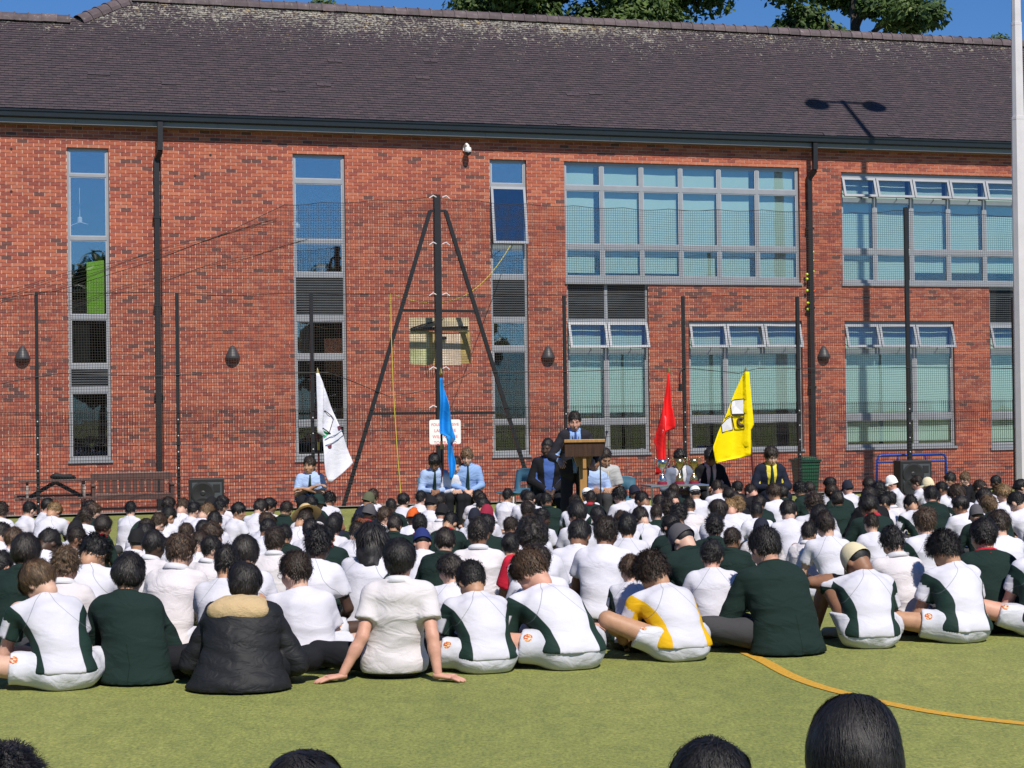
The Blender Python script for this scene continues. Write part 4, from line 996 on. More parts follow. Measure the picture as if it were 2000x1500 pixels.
def top_mesh(J, h=.016, style='tee', seed=0, inf=.014, hem=.075, sleeve=.62, amp=.0035):
    lo, hi = bounds(J, TOR + ARM, .17 if style in ("tee", "shirt", "long") else .33); f = Field(lo, hi, h); i = inf
    f_torso(f, J, i, .06)
    if style in ('tee', 'shirt', 'long'):
        f_butt(f, J, i + .006)
        t = sleeve if style != 'long' else 1.
        for n in 'LR':
            e = lerp(J['sh' + n], J['el' + n], t) if style != 'long' else J['el' + n]
            if style == 'long': f.rc(J['sh' + n], e, .058 + i * .3, .05 + i * .2, .03); f.rc(e, lerp(e, J['wr' + n], .96), .05 + i * .2, .036 + i * .2, .02, cap=True)
            else: f.rc(J['sh' + n], e, .060 + i * .4, .062 + i * .5, .025, cap=True)
    else:                               # blazer / coat
        for n in 'LR':
            e = J['el' + n] + (v3(-.03 if n == 'L' else .03, 0, 0) if style == 'blazer' else v3(-.085 if n == 'L' else .085, -.04, -.02)); f.rc(J['sh' + n], e, .060 + i * .3, .052 + i * .45, .010); f.rc(e, lerp(e, J['wr' + n], .95), .052 + i * .3, .040 + i * .3, .012, cap=True)
        p = J['pel']
        if J['legs'] in ('chair', 'stand'): f.rc(J['wa'], p + v3(0, -.0, -.10 if J['legs'] == 'stand' else -.02), .10 + i, .112 + i, .05, 1.45)
        else: f.rc(J['wa'] + v3(0, -.01, 0), v3(p[0], p[1] - .03, .02), .098 + i, (.150 if style == 'blazer' else .185) + i, .05, 1.35)
    if amp: f.disp(folds(seed, amp, 24 if style != 'coat' else 20))
    if style == 'coat': f.disp(lambda x, y, z: -.006 * np.abs(np.sin(z * 34 + 2.2 * np.sin(6 * x))) + 0 * y)
    nk = J['nk']; nd_ = J['hd'] - nk; nd_ = nd_ / vlen(nd_)
    def neck(x, y, z):
        px, py, pz = x - nk[0], y - nk[1], z - nk[2]; t = px * nd_[0] + py * nd_[1] + pz * nd_[2]
        d = np.sqrt(np.maximum(px * px + py * py + pz * pz - t * t, 0)); return np.where(t > -.02, .056 - d, -1.) 
    f.cut(neck); f.cut(lambda x, y, z: ((x - nk[0]) * nd_[0] + (y - nk[1]) * nd_[1] + (z - nk[2]) * nd_[2]) - .022)
    zb = .012 if style in ('blazer', 'coat') else hem
    if J['legs'] == 'chair': zb = J['pel'][2] - .09 if style == 'blazer' else J['pel'][2] - .07
    if J['legs'] == 'stand': zb = J['pel'][2] - .20 if style == 'blazer' else J['pel'][2] - .1
    f.cut(lambda x, y, z: zb + 0 * x + 0 * y - z)
    if style == 'blazer' and J['legs'] in ('chair', 'stand'):       # open front
        zt = nk[2]; zw = J['pel'][2] + .02
        def front(x, y, z):
            t = np.clip((zt - z) / (zt - zw), 0, 1.3); cx = nk[0] * (1 - t); cy = nk[1] * (1 - t) + .02
            return np.where(y > cy, np.maximum(.0, 1) * (.078 - .05 * np.abs(t - .2) - np.abs(x - cx)), -1.)
        f.cut(front)
    V, Q = f.mesh(); a = {}
    x = V[:, 0] - np.interp(V[:, 2], [J['pel'][2], J['ch'][2], nk[2]], [0, J['ch'][0], nk[0]]); z = V[:, 2]; ax = np.abs(x)
    zz = (z - J['pel'][2]) / (nk[2] - J['pel'][2])
    xb = np.interp(zz, [-.2, .1, .35, .6, .8, 1.], [.120, .114, .114, .136, .17, .24]); sd, bw = sleeve_dist(V, J)
    wt = np.clip((sd - .074) / .03, 0, 1); wt = np.where((zz < .3) | (ax < .09), 1, wt); a['panel'] = wt * (ax - xb) + (1 - wt) * (bw - .006)
    a['seam'] = (ax - .055) / .115 - (nk[2] + .0 - z) / .15
    if style == 'blazer': a['seam'] = np.where((zz < .32) & (V[:, 1] < J['pel'][1]), (x - .012) / .16, 9.)
    return build_mesh('top', [(V, Q)], a)
def bottom_mesh(J, h=.016, style='shorts', seed=0, inf=.014, sh_len=.5):
    lo, hi = bounds(J, ('pel',) + LEG, .17); lo[2] = min(lo[2], J['pel'][2] - .16); f = Field(lo, hi, h); i = inf
    f.rc(J['pel'], J['wa'], .112 + i * .7, .099 + i * .2, .04, 1.42); f_butt(f, J, i * .8)
    for n in 'LR':
        kn = J['kn' + n]
        if style == 'shorts': f.rc(J['hip' + n], lerp(J['hip' + n], kn, sh_len), .090 + i, .084 + i, .04, cap=True)
        else: f.rc(J['hip' + n], kn, .084 + i, .062 + i, .035); f.rc(kn, lerp(kn, J['an' + n], .93), .062 + i * .8, .046 + i, .02, cap=True)
    f.disp(folds(seed + 50, .0045 if style == 'shorts' else .0035, 30))
    zc = J['pel'][2] + .09; f.cut(lambda x, y, z: z - zc + 0 * x + 0 * y)
    if J['legs'] not in ('chair', 'stand'): f.cut(lambda x, y, z: .003 - z + 0 * x + 0 * y)
    V, Q = f.mesh(); a = {'panel': np.abs(V[:, 0]) - .19, 'seam': np.full(len(V), 9.)}
    n_ = v3(-.25, -.72, .55); n_ /= vlen(n_); a['crest'] = np.linalg.norm((V - (lerp(J['hipL'], J['knL'], .40) + n_ * .10)) * np.array([1, 1, 1]), axis=1)
    return build_mesh('bottom', [(V, Q)], a)
def shoe_meshes(J):
    out = []
    for n in 'LR':
        an, kn = J['an' + n], J['kn' + n]
        if J['legs'] in ('chair', 'stand', 'up'): d = v3(.02 if n == 'R' else -.02, 1, 0); base = an + v3(0, .0, -.035)
        else: d = (an - kn); d[2] = 0; d = d + v3(0, .35 * vlen(d), 0); base = an + v3(0, .0, -.015)
        d = d / vlen(d); p = base + d * .08; f = Field(base - .22, base + .28, .011)
        f.rc(base + v3(0, 0, .0), base + d * .14, .042, .036, .02); f.rc(base + v3(0, 0, .03), base + v3(0, 0, .065), .04, .038, .02); zf = base[2] - .03
        f.cut(lambda x, y, z: zf - z + 0 * x + 0 * y); out.append(build_mesh('shoe', [f.mesh()]))
    return out
def collar_mesh(J, r=.0115, rad=.062, op=.0, style='ring'):
    nk = J['nk']; d = J['hd'] - nk; d /= vlen(d); d = d * .7 + v3(0, 0, .3); d /= vlen(d); x = v3(1, 0, 0); x = x - d * (x @ d); x /= vlen(x); y = np.cross(d, x); mb = MB(); pts = []
    n = 26; c = nk + d * .012
    v = []; f = []
    for k in range(n + 1):
        t = math.pi / 2 + op + (2 * math.pi - 2 * op) * k / n; e = x * math.cos(t) + y * math.sin(t); b = 1 - .25 * max(0, math.sin(t))
        for rr, hh in ((rad * .95, .026), (rad * 1.02, .031), (rad * 1.1 + r, .022), (rad * 1.24 + r * 1.6, -.012 * (1 + 0 * b)), (rad * 1.16 + r, -.018), (rad * .98, .0)): v.append(c + e * rr * 1.0 + d * hh)
    for k in range(n):
        for j in range(6): f.append((k * 6 + j, k * 6 + (j + 1) % 6, (k + 1) * 6 + (j + 1) % 6, (k + 1) * 6 + j))
    return build_mesh('collar', [(np.array(v), f)])

# ---------------------------------------------------------------- hair and headwear, in head space
def hair_mesh(kind, seed=0, h=.0085, strands=900, ws=.85, ls=1.15):
    P = {'short': (.017, .006, .012, .003, 70), 'crop': (.008, .004, .010, .001, 90), 'fade': (.026, .003, .004, .004, 80), 'mop': (.025, .012, .014, .0055, 50), 'wavy': (.028, .011, .018, .006, 60), 'curly': (.030, .013, .016, .006, 105), 'afro': (.058, .044, .03, .006, 90), 'long': (.028, .03, .035, .006, 55), 'bob': (.026, .03, .05, .003, 45), 'patka': (.0, .0, .0, .0, 40)}[kind]
    tt, ts, fs, amp, fr = P; f = Field((-.17, -.19, -.40 if kind == 'long' else -.15), (.17, .17, .21), h)
    f.ell((0, -.010, .018), (.0745 + ts, .094 + ts, .097 + ts * .6), .02); f.ell((0, -.012, .04), (.070 + tt * .75, .088 + tt * .8, .078 + tt), .03)
    r = np.random.RandomState(seed)
    if kind == 'long':
        f.rc((0, -.06, 0), (0, -.085, -.20), .085, .05, .05, 1.35)
        for _ in range(7): x = r.uniform(-.1, .1); f.rc((x * .9, -.08, -.1), (x * 1.2, -.09 + r.uniform(-.02, .03), -.2 - r.uniform(.02, .12)), .022, .004, .02)
    if kind in ('mop', 'wavy', 'bob'): f.rc((-.045, .074, .078), (.045, .074, .078), .018, .018, .03)
    ph = r.uniform(0, 6, 6)
    f.disp(lambda x, y, z: amp * (np.sin(fr * x + ph[0] + 1.5 * np.sin(fr * .5 * z)) * np.sin(fr * y + ph[1]) + np.sin(fr * .9 * z + ph[2] + 1.2 * np.sin(fr * .6 * x)) * .8))
    if kind == 'long': f.cut(lambda x, y, z: .6 * y - .8 * np.maximum(z, -.05) - fs - .02 + 0 * x)
    else: f.cut(lambda x, y, z: .6 * y - .8 * z - fs + 0 * x + (.012 * np.sin(40 * x + ph[3]) if kind in ('mop', 'wavy', 'curly') else 0)); f.cut(lambda x, y, z: -z - (.105 if kind == 'bob' else .072 if kind in ('mop', 'curly', 'wavy', 'afro') else .052) + .006 * np.sin(50 * x + ph[4]) + 0 * y)
    V, Q = f.mesh(); parts = [(V, Q)]
    if strands:
        vis = V[(V[:, 2] > -.07) | (kind == 'long')]; vis = vis[(np.abs(vis[:, 0] / .07) ** 2 + (vis[:, 1] / .09) ** 2 + (vis[:, 2] / .1) ** 2) > .9]
        idx = r.randint(0, len(vis), strands); p = vis[idx]; crown = np.array([.008, -.055, .12]); nrm = p - np.array([0, -.01, .0]); nrm /= np.linalg.norm(nrm, axis=1)[:, None]
        d = p - crown; d = d - nrm * (d * nrm).sum(1)[:, None]; d += np.array([.6, .2, 0]) * r.normal(0, .03, (strands, 1)); d /= np.linalg.norm(d, axis=1)[:, None] + 1e-6; d += r.normal(0, .28 if kind in ('wavy', 'curly', 'afro') else .12, (strands, 3)); d /= np.linalg.norm(d, axis=1)[:, None]
        L = {'short': .028, 'crop': .014, 'fade': .025, 'mop': .055, 'wavy': .05, 'curly': .03, 'afro': .022, 'long': .10, 'bob': .06, 'patka': .01}[kind]; lift = {'mop': .006, 'wavy': .012, 'curly': .014, 'afro': .012, 'long': .008, 'short': .008}.get(kind, .005)
        sd = np.cross(d, nrm); w = ws * (.0035 if kind != 'long' else .004) * r.uniform(.6, 1.3, (strands, 1)); Lr = L * r.uniform(.5, 1.2, (strands, 1)); cv = r.normal(0, 1, (strands, 1)) * (.012 if kind in ('curly', 'wavy', 'afro') else .003)
        lf = r.uniform(.3, 1.3, (strands, 1)) + (r.uniform(0, 1, (strands, 1)) > .93) * 1.6
        EC = np.array([0, -.012, .022]); ER = np.array([.095, .115, .115]); q0 = np.linalg.norm((p - EC) / ER, axis=1)[:, None]
        def hug(c, t):
            if kind in ('curly', 'afro', 'long'): return c
            q = np.linalg.norm((c - EC) / ER, axis=1)[:, None]; return EC + (c - EC) * (q0 * (1 + ((.09 if kind in ('wavy', 'short', 'fade') else .05) * ls * lf) * math.sin(t * 2.6)) / q)
        rings = []
        for t in (0, .35, .7, 1.): c = p + d * Lr * t + nrm * (lift * math.sin(t * 2.4) - (.012 * t * t if kind not in ('curly', 'afro') else 0)) + sd * cv * math.sin(t * 3); ww = w * (1 - .85 * t * t); c = hug(c, t); rings += [c - sd * ww, c + sd * ww]
        SV = np.stack(rings, 1).reshape(-1, 3); o = np.arange(strands)[:, None] * 8; SQ = np.concatenate([np.stack([o[:, 0] + 2 * k, o[:, 0] + 2 * k + 1, o[:, 0] + 2 * k + 3, o[:, 0] + 2 * k + 2], 1) for k in range(3)]); parts.append((SV, SQ))
    sv = np.full(len(V), .42)
    if strands: sv = np.concatenate([sv, np.repeat(r.beta(1.6, 1.6, strands), 8)])
    return build_mesh('hair', parts, {'sv': sv})
def dome(n=18, m=8, rx=.094, ry=.112, h=.158, z0=-.012, c=(0, -.01), pts=None, th0=0):
    v = []; f = []
    for i in range(m + 1):
        a = math.pi / 2 * i / m
        for k in range(n): t = 2 * math.pi * k / n; v.append((c[0] + rx * math.cos(t) * math.cos(a) ** .75, c[1] + ry * math.sin(t) * math.cos(a) ** .75, z0 + h * math.sin(a)))
    for i in range(m):
        for k in range(n): f.append((i * n + k, i * n + (k + 1) % n, (i + 1) * n + (k + 1) % n, (i + 1) * n + k))
    return v, f
def hat_mesh(kind):
    mb = MB()
    if kind in ('cap', 'capback'):
        v, f = dome(22, 9); mb.add(v, f); s = 1 if kind == 'cap' else -1; V = []; m = 10     # peak
        for k in range(m + 1):
            t = math.pi * (.12 + .76 * k / m); x, y = .094 * math.cos(t), .112 * math.sin(t)
            V += [(x, -.01 + s * y, .012), (x * 1.02, -.01 + s * (y + .075 * math.sin(t) ** .7), -.010 - .016 * math.cos(t) ** 2)]
        mb.add(V, [(2 * k, 2 * k + 1, 2 * k + 3, 2 * k + 2) for k in range(m)]); mb.add([(x, y, z + .004) for x, y, z in V], [(2 * k + 2, 2 * k + 3, 2 * k + 1, 2 * k) for k in range(m)])
        mb.lathe([(.008, 0), (.009, .004), (.004, .008)], (0, -.01, .144), 8)
    elif kind == 'kufi': v, f = dome(22, 6, .088, .106, .085, .045); v = [(x, y, z) for x, y, z in v]; mb.add(v, f); v, f = dome(22, 2, .0885, .1065, .03, .02); mb.add([(x * 1.0, y, z) for x, y, z in v[:44]], f[:22])
    elif kind == 'patka': v, f = dome(22, 9, .096, .114, .142, -.004); mb.add(v, f); mb.lathe([(.03, -.01), (.042, .01), (.04, .035), (.02, .05), (.004, .054)], (0, .03, .12), 14)
    elif kind == 'bucket' or kind == 'sunhat':
        b = .055 if kind == 'bucket' else .105; v, f = dome(26, 7, .098, .116, .118, .028); mb.add(v, f); n = 26; V = []
        for rr, z in ((0, .032), (b * .5, .012), (b, -.018 if kind == 'bucket' else -.012)):
            for k in range(n): t = 2 * math.pi * k / n; V.append(((.098 + rr) * math.cos(t), -.01 + (.116 + rr) * math.sin(t), z + .006 * math.sin(3 * t + 1) * (rr > 0)))
        mb.add(V, [(i * n + k, (i + 1) * n + k, (i + 1) * n + (k + 1) % n, i * n + (k + 1) % n) for i in range(2) for k in range(n)])
    me = bpy.data.meshes.new('hat'); me.from_pydata(mb.v, [], mb.f); me.shade_smooth(); return me

# ---------------------------------------------------------------- skin, hair and cloth materials
def skin_mat(name, c):
    m, nt, b = nmat(name); v = mapped(nt); n = noise(nt, 18, 3, .6, v); r = ramp(nt, [(.3, tuple(q * .86 for q in c)), (.7, tuple(min(1, q * 1.1) for q in c))]); nt.links.new(n.outputs['Fac'], r.inputs['Fac'])
    at = nd(nt, 'ShaderNodeAttribute', attribute_name='dark'); col = mixc(nt, at.outputs['Fac'], r.outputs['Color'], (.035, .018, .014)); nt.links.new(col, b.inputs['Base Color'])
    b.inputs['Roughness'].default_value = .52; b.inputs['Subsurface Weight'].default_value = .0; b.inputs['Specular IOR Level'].default_value = .35
    bump(nt, b, noise(nt, 120, 3, .6, v).outputs['Fac'], .12, .004)
SKIN = ['skin_fair', 'skin_rosy', 'skin_tan', 'skin_brown', 'skin_deep']
for nme, c in zip(SKIN, ((.58, .36, .27), (.56, .30, .22), (.43, .24, .15), (.25, .125, .075), (.06, .032, .022))): skin_mat(nme, c)
def hair_mat(name, c, sheen=.45):
    m, nt, b = nmat(name); v = mapped(nt, (70, 70, 16)); n = noise(nt, 1.6, 5, .65, v, .8); r = ramp(nt, [(.3, tuple(q * .45 for q in c)), (.55, c), (.78, tuple(min(1, q * 1.9) for q in c))]); nt.links.new(n.outputs['Fac'], r.inputs['Fac'])
    oi = nd(nt, 'ShaderNodeObjectInfo'); rr = ramp(nt, [(0, (.7, .7, .72)), (1, (1.35, 1.3, 1.25))]); nt.links.new(oi.outputs['Random'], rr.inputs['Fac'])
    at = nd(nt, 'ShaderNodeAttribute', attribute_name='sv'); sr = ramp(nt, [(0, (.35, .35, .35)), (.5, (1, 1, 1)), (1, (2.2, 2.1, 2.0))]); nt.links.new(at.outputs['Fac'], sr.inputs['Fac'])
    nt.links.new(mixc(nt, 1, mixc(nt, 1, r.outputs['Color'], rr.outputs['Color'], 'MULTIPLY'), sr.outputs['Color'], 'MULTIPLY'), b.inputs['Base Color']); b.inputs['Roughness'].default_value = .54; b.inputs['Specular IOR Level'].default_value = sheen
    bump(nt, b, n.outputs['Fac'], .55, .006)
for nme, c in (('hair_black', (.010, .009, .010)), ('hair_blackbrown', (.017, .013, .0115)), ('hair_darkbrown', (.026, .017, .012)), ('hair_brown', (.060, .036, .021)), ('hair_lightbrown', (.125, .078, .042)), ('hair_blond', (.27, .17, .075)), ('hair_ginger', (.18, .055, .02))): hair_mat(nme, c)
def cloth(name, c, panel=None, seam=False, crest=False, scol=(.10, .12, .13), rough=.85, fold=.5, weave=380, spec=.2, pcol=None, scale=5):
    fold *= .62; m, nt, b = nmat(name); v = mapped(nt, (1, .8, 1.9)); big = noise(nt, scale, 2.6, .5, v, 1.3); w = noise(nt, weave, 2, .5, v)
    oi = nd(nt, 'ShaderNodeObjectInfo'); r0 = ramp(nt, [(0, tuple(q * .93 for q in c)), (1, tuple(min(1, q * 1.05) for q in c))]); nt.links.new(oi.outputs['Random'], r0.inputs['Fac']); col = r0.outputs['Color']
    wr = ramp(nt, [(.3, (.93, .93, .93)), (.7, (1.05, 1.05, 1.05))]); nt.links.new(w.outputs['Fac'], wr.inputs['Fac'])
    if panel:
        at = nd(nt, 'ShaderNodeAttribute', attribute_name='panel'); mk = nd(nt, 'ShaderNodeMapRange'); mk.inputs['From Min'].default_value = -.0015; mk.inputs['From Max'].default_value = .0015; nt.links.new(at.outputs['Fac'], mk.inputs['Value']); col = mixc(nt, mk.outputs[0], col, panel)
    if seam:
        at = nd(nt, 'ShaderNodeAttribute', attribute_name='seam'); a = mathn(nt, 'ABSOLUTE', at.outputs['Fac']); mk = nd(nt, 'ShaderNodeMapRange'); mk.inputs['From Min'].default_value = .012; mk.inputs['From Max'].default_value = .024; mk.inputs['To Min'].default_value = .6; mk.inputs['To Max'].default_value = 0; nt.links.new(a, mk.inputs['Value']); col = mixc(nt, mk.outputs[0], col, scol)
    if crest:
        at = nd(nt, 'ShaderNodeAttribute', attribute_name='crest'); mk = nd(nt, 'ShaderNodeMapRange'); mk.inputs['From Min'].default_value = .024; mk.inputs['From Max'].default_value = .028; mk.inputs['To Min'].default_value = 1; mk.inputs['To Max'].default_value = 0; nt.links.new(at.outputs['Fac'], mk.inputs['Value']); n7 = noise(nt, 70, 2, .5, v); cr = ramp(nt, [(.42, (.42, .05, .02)), (.52, (.62, .30, .05)), (.6, (.6, .55, .5))]); nt.links.new(n7.outputs['Fac'], cr.inputs['Fac']); col = mixc(nt, mk.outputs[0], col, cr.outputs['Color'])
    col = mixc(nt, 1, col, wr.outputs['Color'], 'MULTIPLY'); nt.links.new(col, b.inputs['Base Color']); b.inputs['Roughness'].default_value = rough; b.inputs['Specular IOR Level'].default_value = spec
    hgt = mathn(nt, 'ADD', big.outputs['Fac'], mathn(nt, 'MULTIPLY', w.outputs['Fac'], .05)); bump(nt, b, hgt, fold, .035)
    return m
GREEN = (.013, .033, .027)
cloth('tee_white', (.60, .60, .68)); cloth('tee_raglan', (.60, .60, .68), seam=True); cloth('sport_green', (.60, .60, .68), GREEN, True, rough=.7); cloth('sport_yellow', (.60, .60, .68), (.72, .42, .01), True, rough=.7)
cloth('shirt_white', (.62, .59, .62), fold=.8); cloth('blazer_green', (.0105, .0245, .0215), rough=.92, fold=.9, seam=True, scol=(.004, .010, .008)); cloth('shorts_white', (.58, .59, .66), crest=True, rough=.55, fold=.9, spec=.4); cloth('trousers_black', (.012, .013, .017), rough=.85); cloth('trousers_grey', (.05, .05, .055)); cloth('coat_black', (.011, .012, .015), rough=.62, fold=.7, spec=.3, scale=8); cloth('shearling', (.50, .37, .21), rough=.95, fold=.6, scale=60)
cloth('jacket_navy', (.012, .016, .032)); cloth('jacket_black', (.010, .010, .013)); cloth('jacket_grey', (.19, .22, .30)); cloth('suit_charcoal', (.022, .021, .028)); cloth('shirt_blue', (.25, .39, .68), fold=.8); cloth('shirt_pale_blue', (.36, .48, .74), fold=.8); cloth('shirt_pink', (.72, .43, .40)); cloth('shirt_yellow', (.72, .60, .08)); cloth('polo_grey', (.40, .41, .42)); cloth('tie_green', (.012, .035, .03)); cloth('tie_blue', (.03, .07, .25)); cloth('sweater_blue', (.06, .12, .36)); cloth('red_trim', (.45, .02, .04)); cloth('green_trim', (.010, .024, .021)); cloth('white_trim', (.62, .62, .67)); cloth('red_cloth', (.62, .02, .05)); cloth('shoe_black', (.012, .012, .013), rough=.4, spec=.5); cloth('shoe_white', (.55, .54, .50)); cloth('shoe_tan', (.42, .36, .27)); cloth('sock_white', (.7, .7, .74))
for nme, c in (('cap_black', (.014, .014, .016)), ('cap_navy', (.022, .035, .15)), ('cap_darknavy', (.018, .020, .035)), ('cap_cream', (.68, .60, .40)), ('cap_white', (.78, .78, .78)), ('cap_grey', (.09, .085, .095)), ('cap_olive', (.10, .11, .065)), ('cap_maroon', (.28, .022, .05)), ('hat_straw', (.55, .40, .20)), ('hat_green', (.014, .032, .028)), ('patka_orange', (.62, .11, .02)), ('band_blond', (.4, .28, .12))): cloth(nme, c, fold=.4)
CROWD = """
1857 922 26 mb W l;1884 922 24 wl K l;1944 927 22 pb K;1742 929 27 xcap_white W;1788 929 26 wd W;1626 931 28 mb W 
1693 933 27 mb G;1812 933 23 xcap_cream W;1991 936 19 mb K;1915 937 23 sd W;1401 938 30 sd W;1440 939 23 sb K 
1646 939 15 xcap_darknavy W;1589 940 23 mb G;1838 940 24 sb W;1572 942 30 cb G;1730 942 36 cb W;1502 944 35 wn W 
1316 945 24 md G;1461 945 18 sb K;1885 945 35 wn W;1534 946 30 mb G;1608 946 19 sd G;1927 946 35 wy W 
1239 948 28 xcap_darknavy W;1361 948 26 kufi W;1682 949 38 mb K;1960 949 27 sb K;1785 950 36 sb G;1146 952 26 kufi W 
1216 952 32 cb W;1424 953 27 mb G;1922 953 36 mb W;728 955 23 wn W;980 955 26 sb W;950 956 28 mb W 
1027 957 24 sb W;1838 957 31 sb W;822 958 26 sb W;1185 958 28 pb GR;1263 958 23 sb W;1265 958 22 mb W 
1657 959 35 mb G;1976 959 39 sb W;1049 960 30 mb W;1446 960 30 mb K;1735 960 30 wb W;704 962 27 xcap_olive N 
788 962 23 mb W;1065 962 16 sb G;647 963 27 cb W;924 963 27 sd W;1584 963 45 cd W;1104 964 31 sd W 
1284 964 24 sb W;1756 964 30 sb W;1696 965 45 mb GR;1761 965 23 sb W l;622 966 30 bhat_green G;865 966 20 mb W 
589 967 31 mb K;847 967 27 xcap_black W;1876 967 36 mb W l;1937 967 38 wl G;430 968 26 mb W;1473 968 27 mb G 
1126 969 23 sb W;330 971 26 wd W;409 971 24 xcap_black W;1999 971 24 sb K;769 972 23 pb G;944 972 20 sb W 
1354 972 32 sb W;1424 972 24 sy W;1443 972 30 cy W;94 973 28 mb W;498 974 26 mb W;518 974 24 mb W r
1304 975 35 cd G;1400 975 42 mb W l;1546 975 40 mb W;363 976 24 fn W;447 976 31 fb W;173 977 24 sb K 
265 978 28 sb W l;470 978 22 mb W r;551 978 24 sd G;389 979 28 sb W;421 979 18 sl W;1031 979 34 wd W 
1127 979 45 mb W l;14 980 31 cd W;49 980 27 sb W;107 980 29 sy W;1477 980 31 pb W;188 982 27 wn G r
1328 983 40 cb W;597 985 30 ysunhat W;721 985 22 xcap_grey GR;869 985 26 xcap_black W;945 986 26 xcap_maroon W;1600 986 45 mb W 
1906 986 35 xcap_grey G;1280 987 22 sd G;330 989 26 sb W;1167 989 32 mb G;1247 990 32 mb W;754 991 31 wn W r
1806 991 51 wn W;168 992 28 cd W;803 993 24 pturban W;927 993 32 xcap_darknavy W;1059 993 27 fb W r;1220 996 34 wn W 
1949 996 50 wd W;1599 998 47 wd R;432 999 35 fb W;522 999 35 wn W;608 999 30 sd W;873 1001 31 sb GR 
311 1002 31 wn W;818 1002 38 sb GR;669 1003 24 sb N;697 1003 27 sb G;735 1003 32 mb G;1034 1003 43 wn W 
1235 1003 45 mb R;1670 1003 34 fd W;950 1004 40 mb G;1626 1004 20 sb W;1182 1006 59 wd W;1444 1006 42 cb G 
1311 1007 36 mb G;654 1008 36 bb W;935 1008 58 sb H;998 1008 24 sd W;193 1009 36 mb GR;281 1012 31 md W 
531 1013 34 mb W;619 1013 31 mb W;682 1014 24 mg W;1132 1015 47 mb W;161 1016 35 xcap_black W;702 1016 31 sd W 
1038 1016 58 ab RD;1343 1016 40 sb GR;381 1018 28 mb W;1471 1018 38 xcap_darknavy H;1536 1018 36 sb H;307 1020 38 mb W 
727 1020 70 Lb S;4 1021 24 sb W;359 1021 20 sn W;411 1021 42 wn W r;1331 1023 46 xcap_grey G;557 1024 23 sb G 
636 1026 34 sb GR;1417 1027 22 sd G;150 1028 35 sd W r;536 1028 45 wd H;1747 1029 50 cb H;605 1030 58 cb R 
27 1031 36 wn W;824 1032 36 xcap_navy W;872 1032 43 mb G;96 1033 39 mb W;270 1033 35 xcap_black H;311 1036 45 mb H 
392 1037 32 md W;358 1040 57 wn W;993 1040 39 mb W;49 1041 58 bb G;492 1043 54 bb R;184 1045 50 cb W 
405 1047 38 sb W r;1390 1054 62 wb R;443 1062 57 sb R;1051 1064 50 wd R;128 1068 61 cl H;4 1075 20 sb W 
880 1082 62 wb S l;1230 1085 43 wn S l
"""
# ---------------------------------------------------------------- putting people together
def put(me, name, mat, parent, mx=None):
    o = bpy.data.objects.new(name, me); COL.objects.link(o)
    if not me.materials: me.materials.append(MATS[mat])
    o.material_slots[0].link = 'OBJECT'; o.material_slots[0].material = MATS[mat]
    if parent is not None: o.parent = parent
    if mx is not None: o.matrix_local = mx
    return o
def head_mx(J):
    m = Matrix.Identity(4)
    for i in range(3):
        for j in range(3): m[i][j] = float(J['Rm'][i][j])
        m[i][3] = float(J['hd'][i])
    return m
HAIRLIB = {k: [hair_mesh(k, s) for s in ((1, 2, 3) if k in ('short', 'mop', 'wavy', 'curly') else (1,))] for k in ('short', 'crop', 'fade', 'mop', 'wavy', 'curly', 'afro', 'long', 'bob')}
HAIRLIB['under'] = [hair_mesh('crop', 1, strands=0)]
HATLIB = {k: hat_mesh(k) for k in ('cap', 'capback', 'kufi', 'patka', 'bucket', 'sunhat')}
HK = {'s': 'short', 'p': 'crop', 'f': 'fade', 'm': 'mop', 'w': 'wavy', 'c': 'curly', 'a': 'afro', 'L': 'long', 'b': 'bob'}
HC = {'b': 'hair_black', 'd': 'hair_darkbrown', 'n': 'hair_brown', 'l': 'hair_lightbrown', 'y': 'hair_blond', 'g': 'hair_ginger'}
HWORD = {'s': 'short', 'p': 'cropped', 'f': 'faded', 'm': 'thick', 'w': 'wavy', 'c': 'curly', 'a': 'bushy', 'L': 'long', 'b': 'smooth'}; CWORD = {'b': 'black', 'd': 'dark brown', 'n': 'brown', 'l': 'light brown', 'y': 'blond', 'g': 'ginger'}
def headtop(J):
    V = head_geo()[0] @ J['Rm'].T + J['hd']; i = V[:, 2].argmax(); return np.array([J['hd'][0] * .5 + V[i][0] * .5, V[i][1], V[i][2] + .018])
def face_to(p, q): return math.atan2(-(q[0] - p[0]), q[1] - p[1])
LECT = ground(1128, 1050, -.21)
PR = random.Random(21)
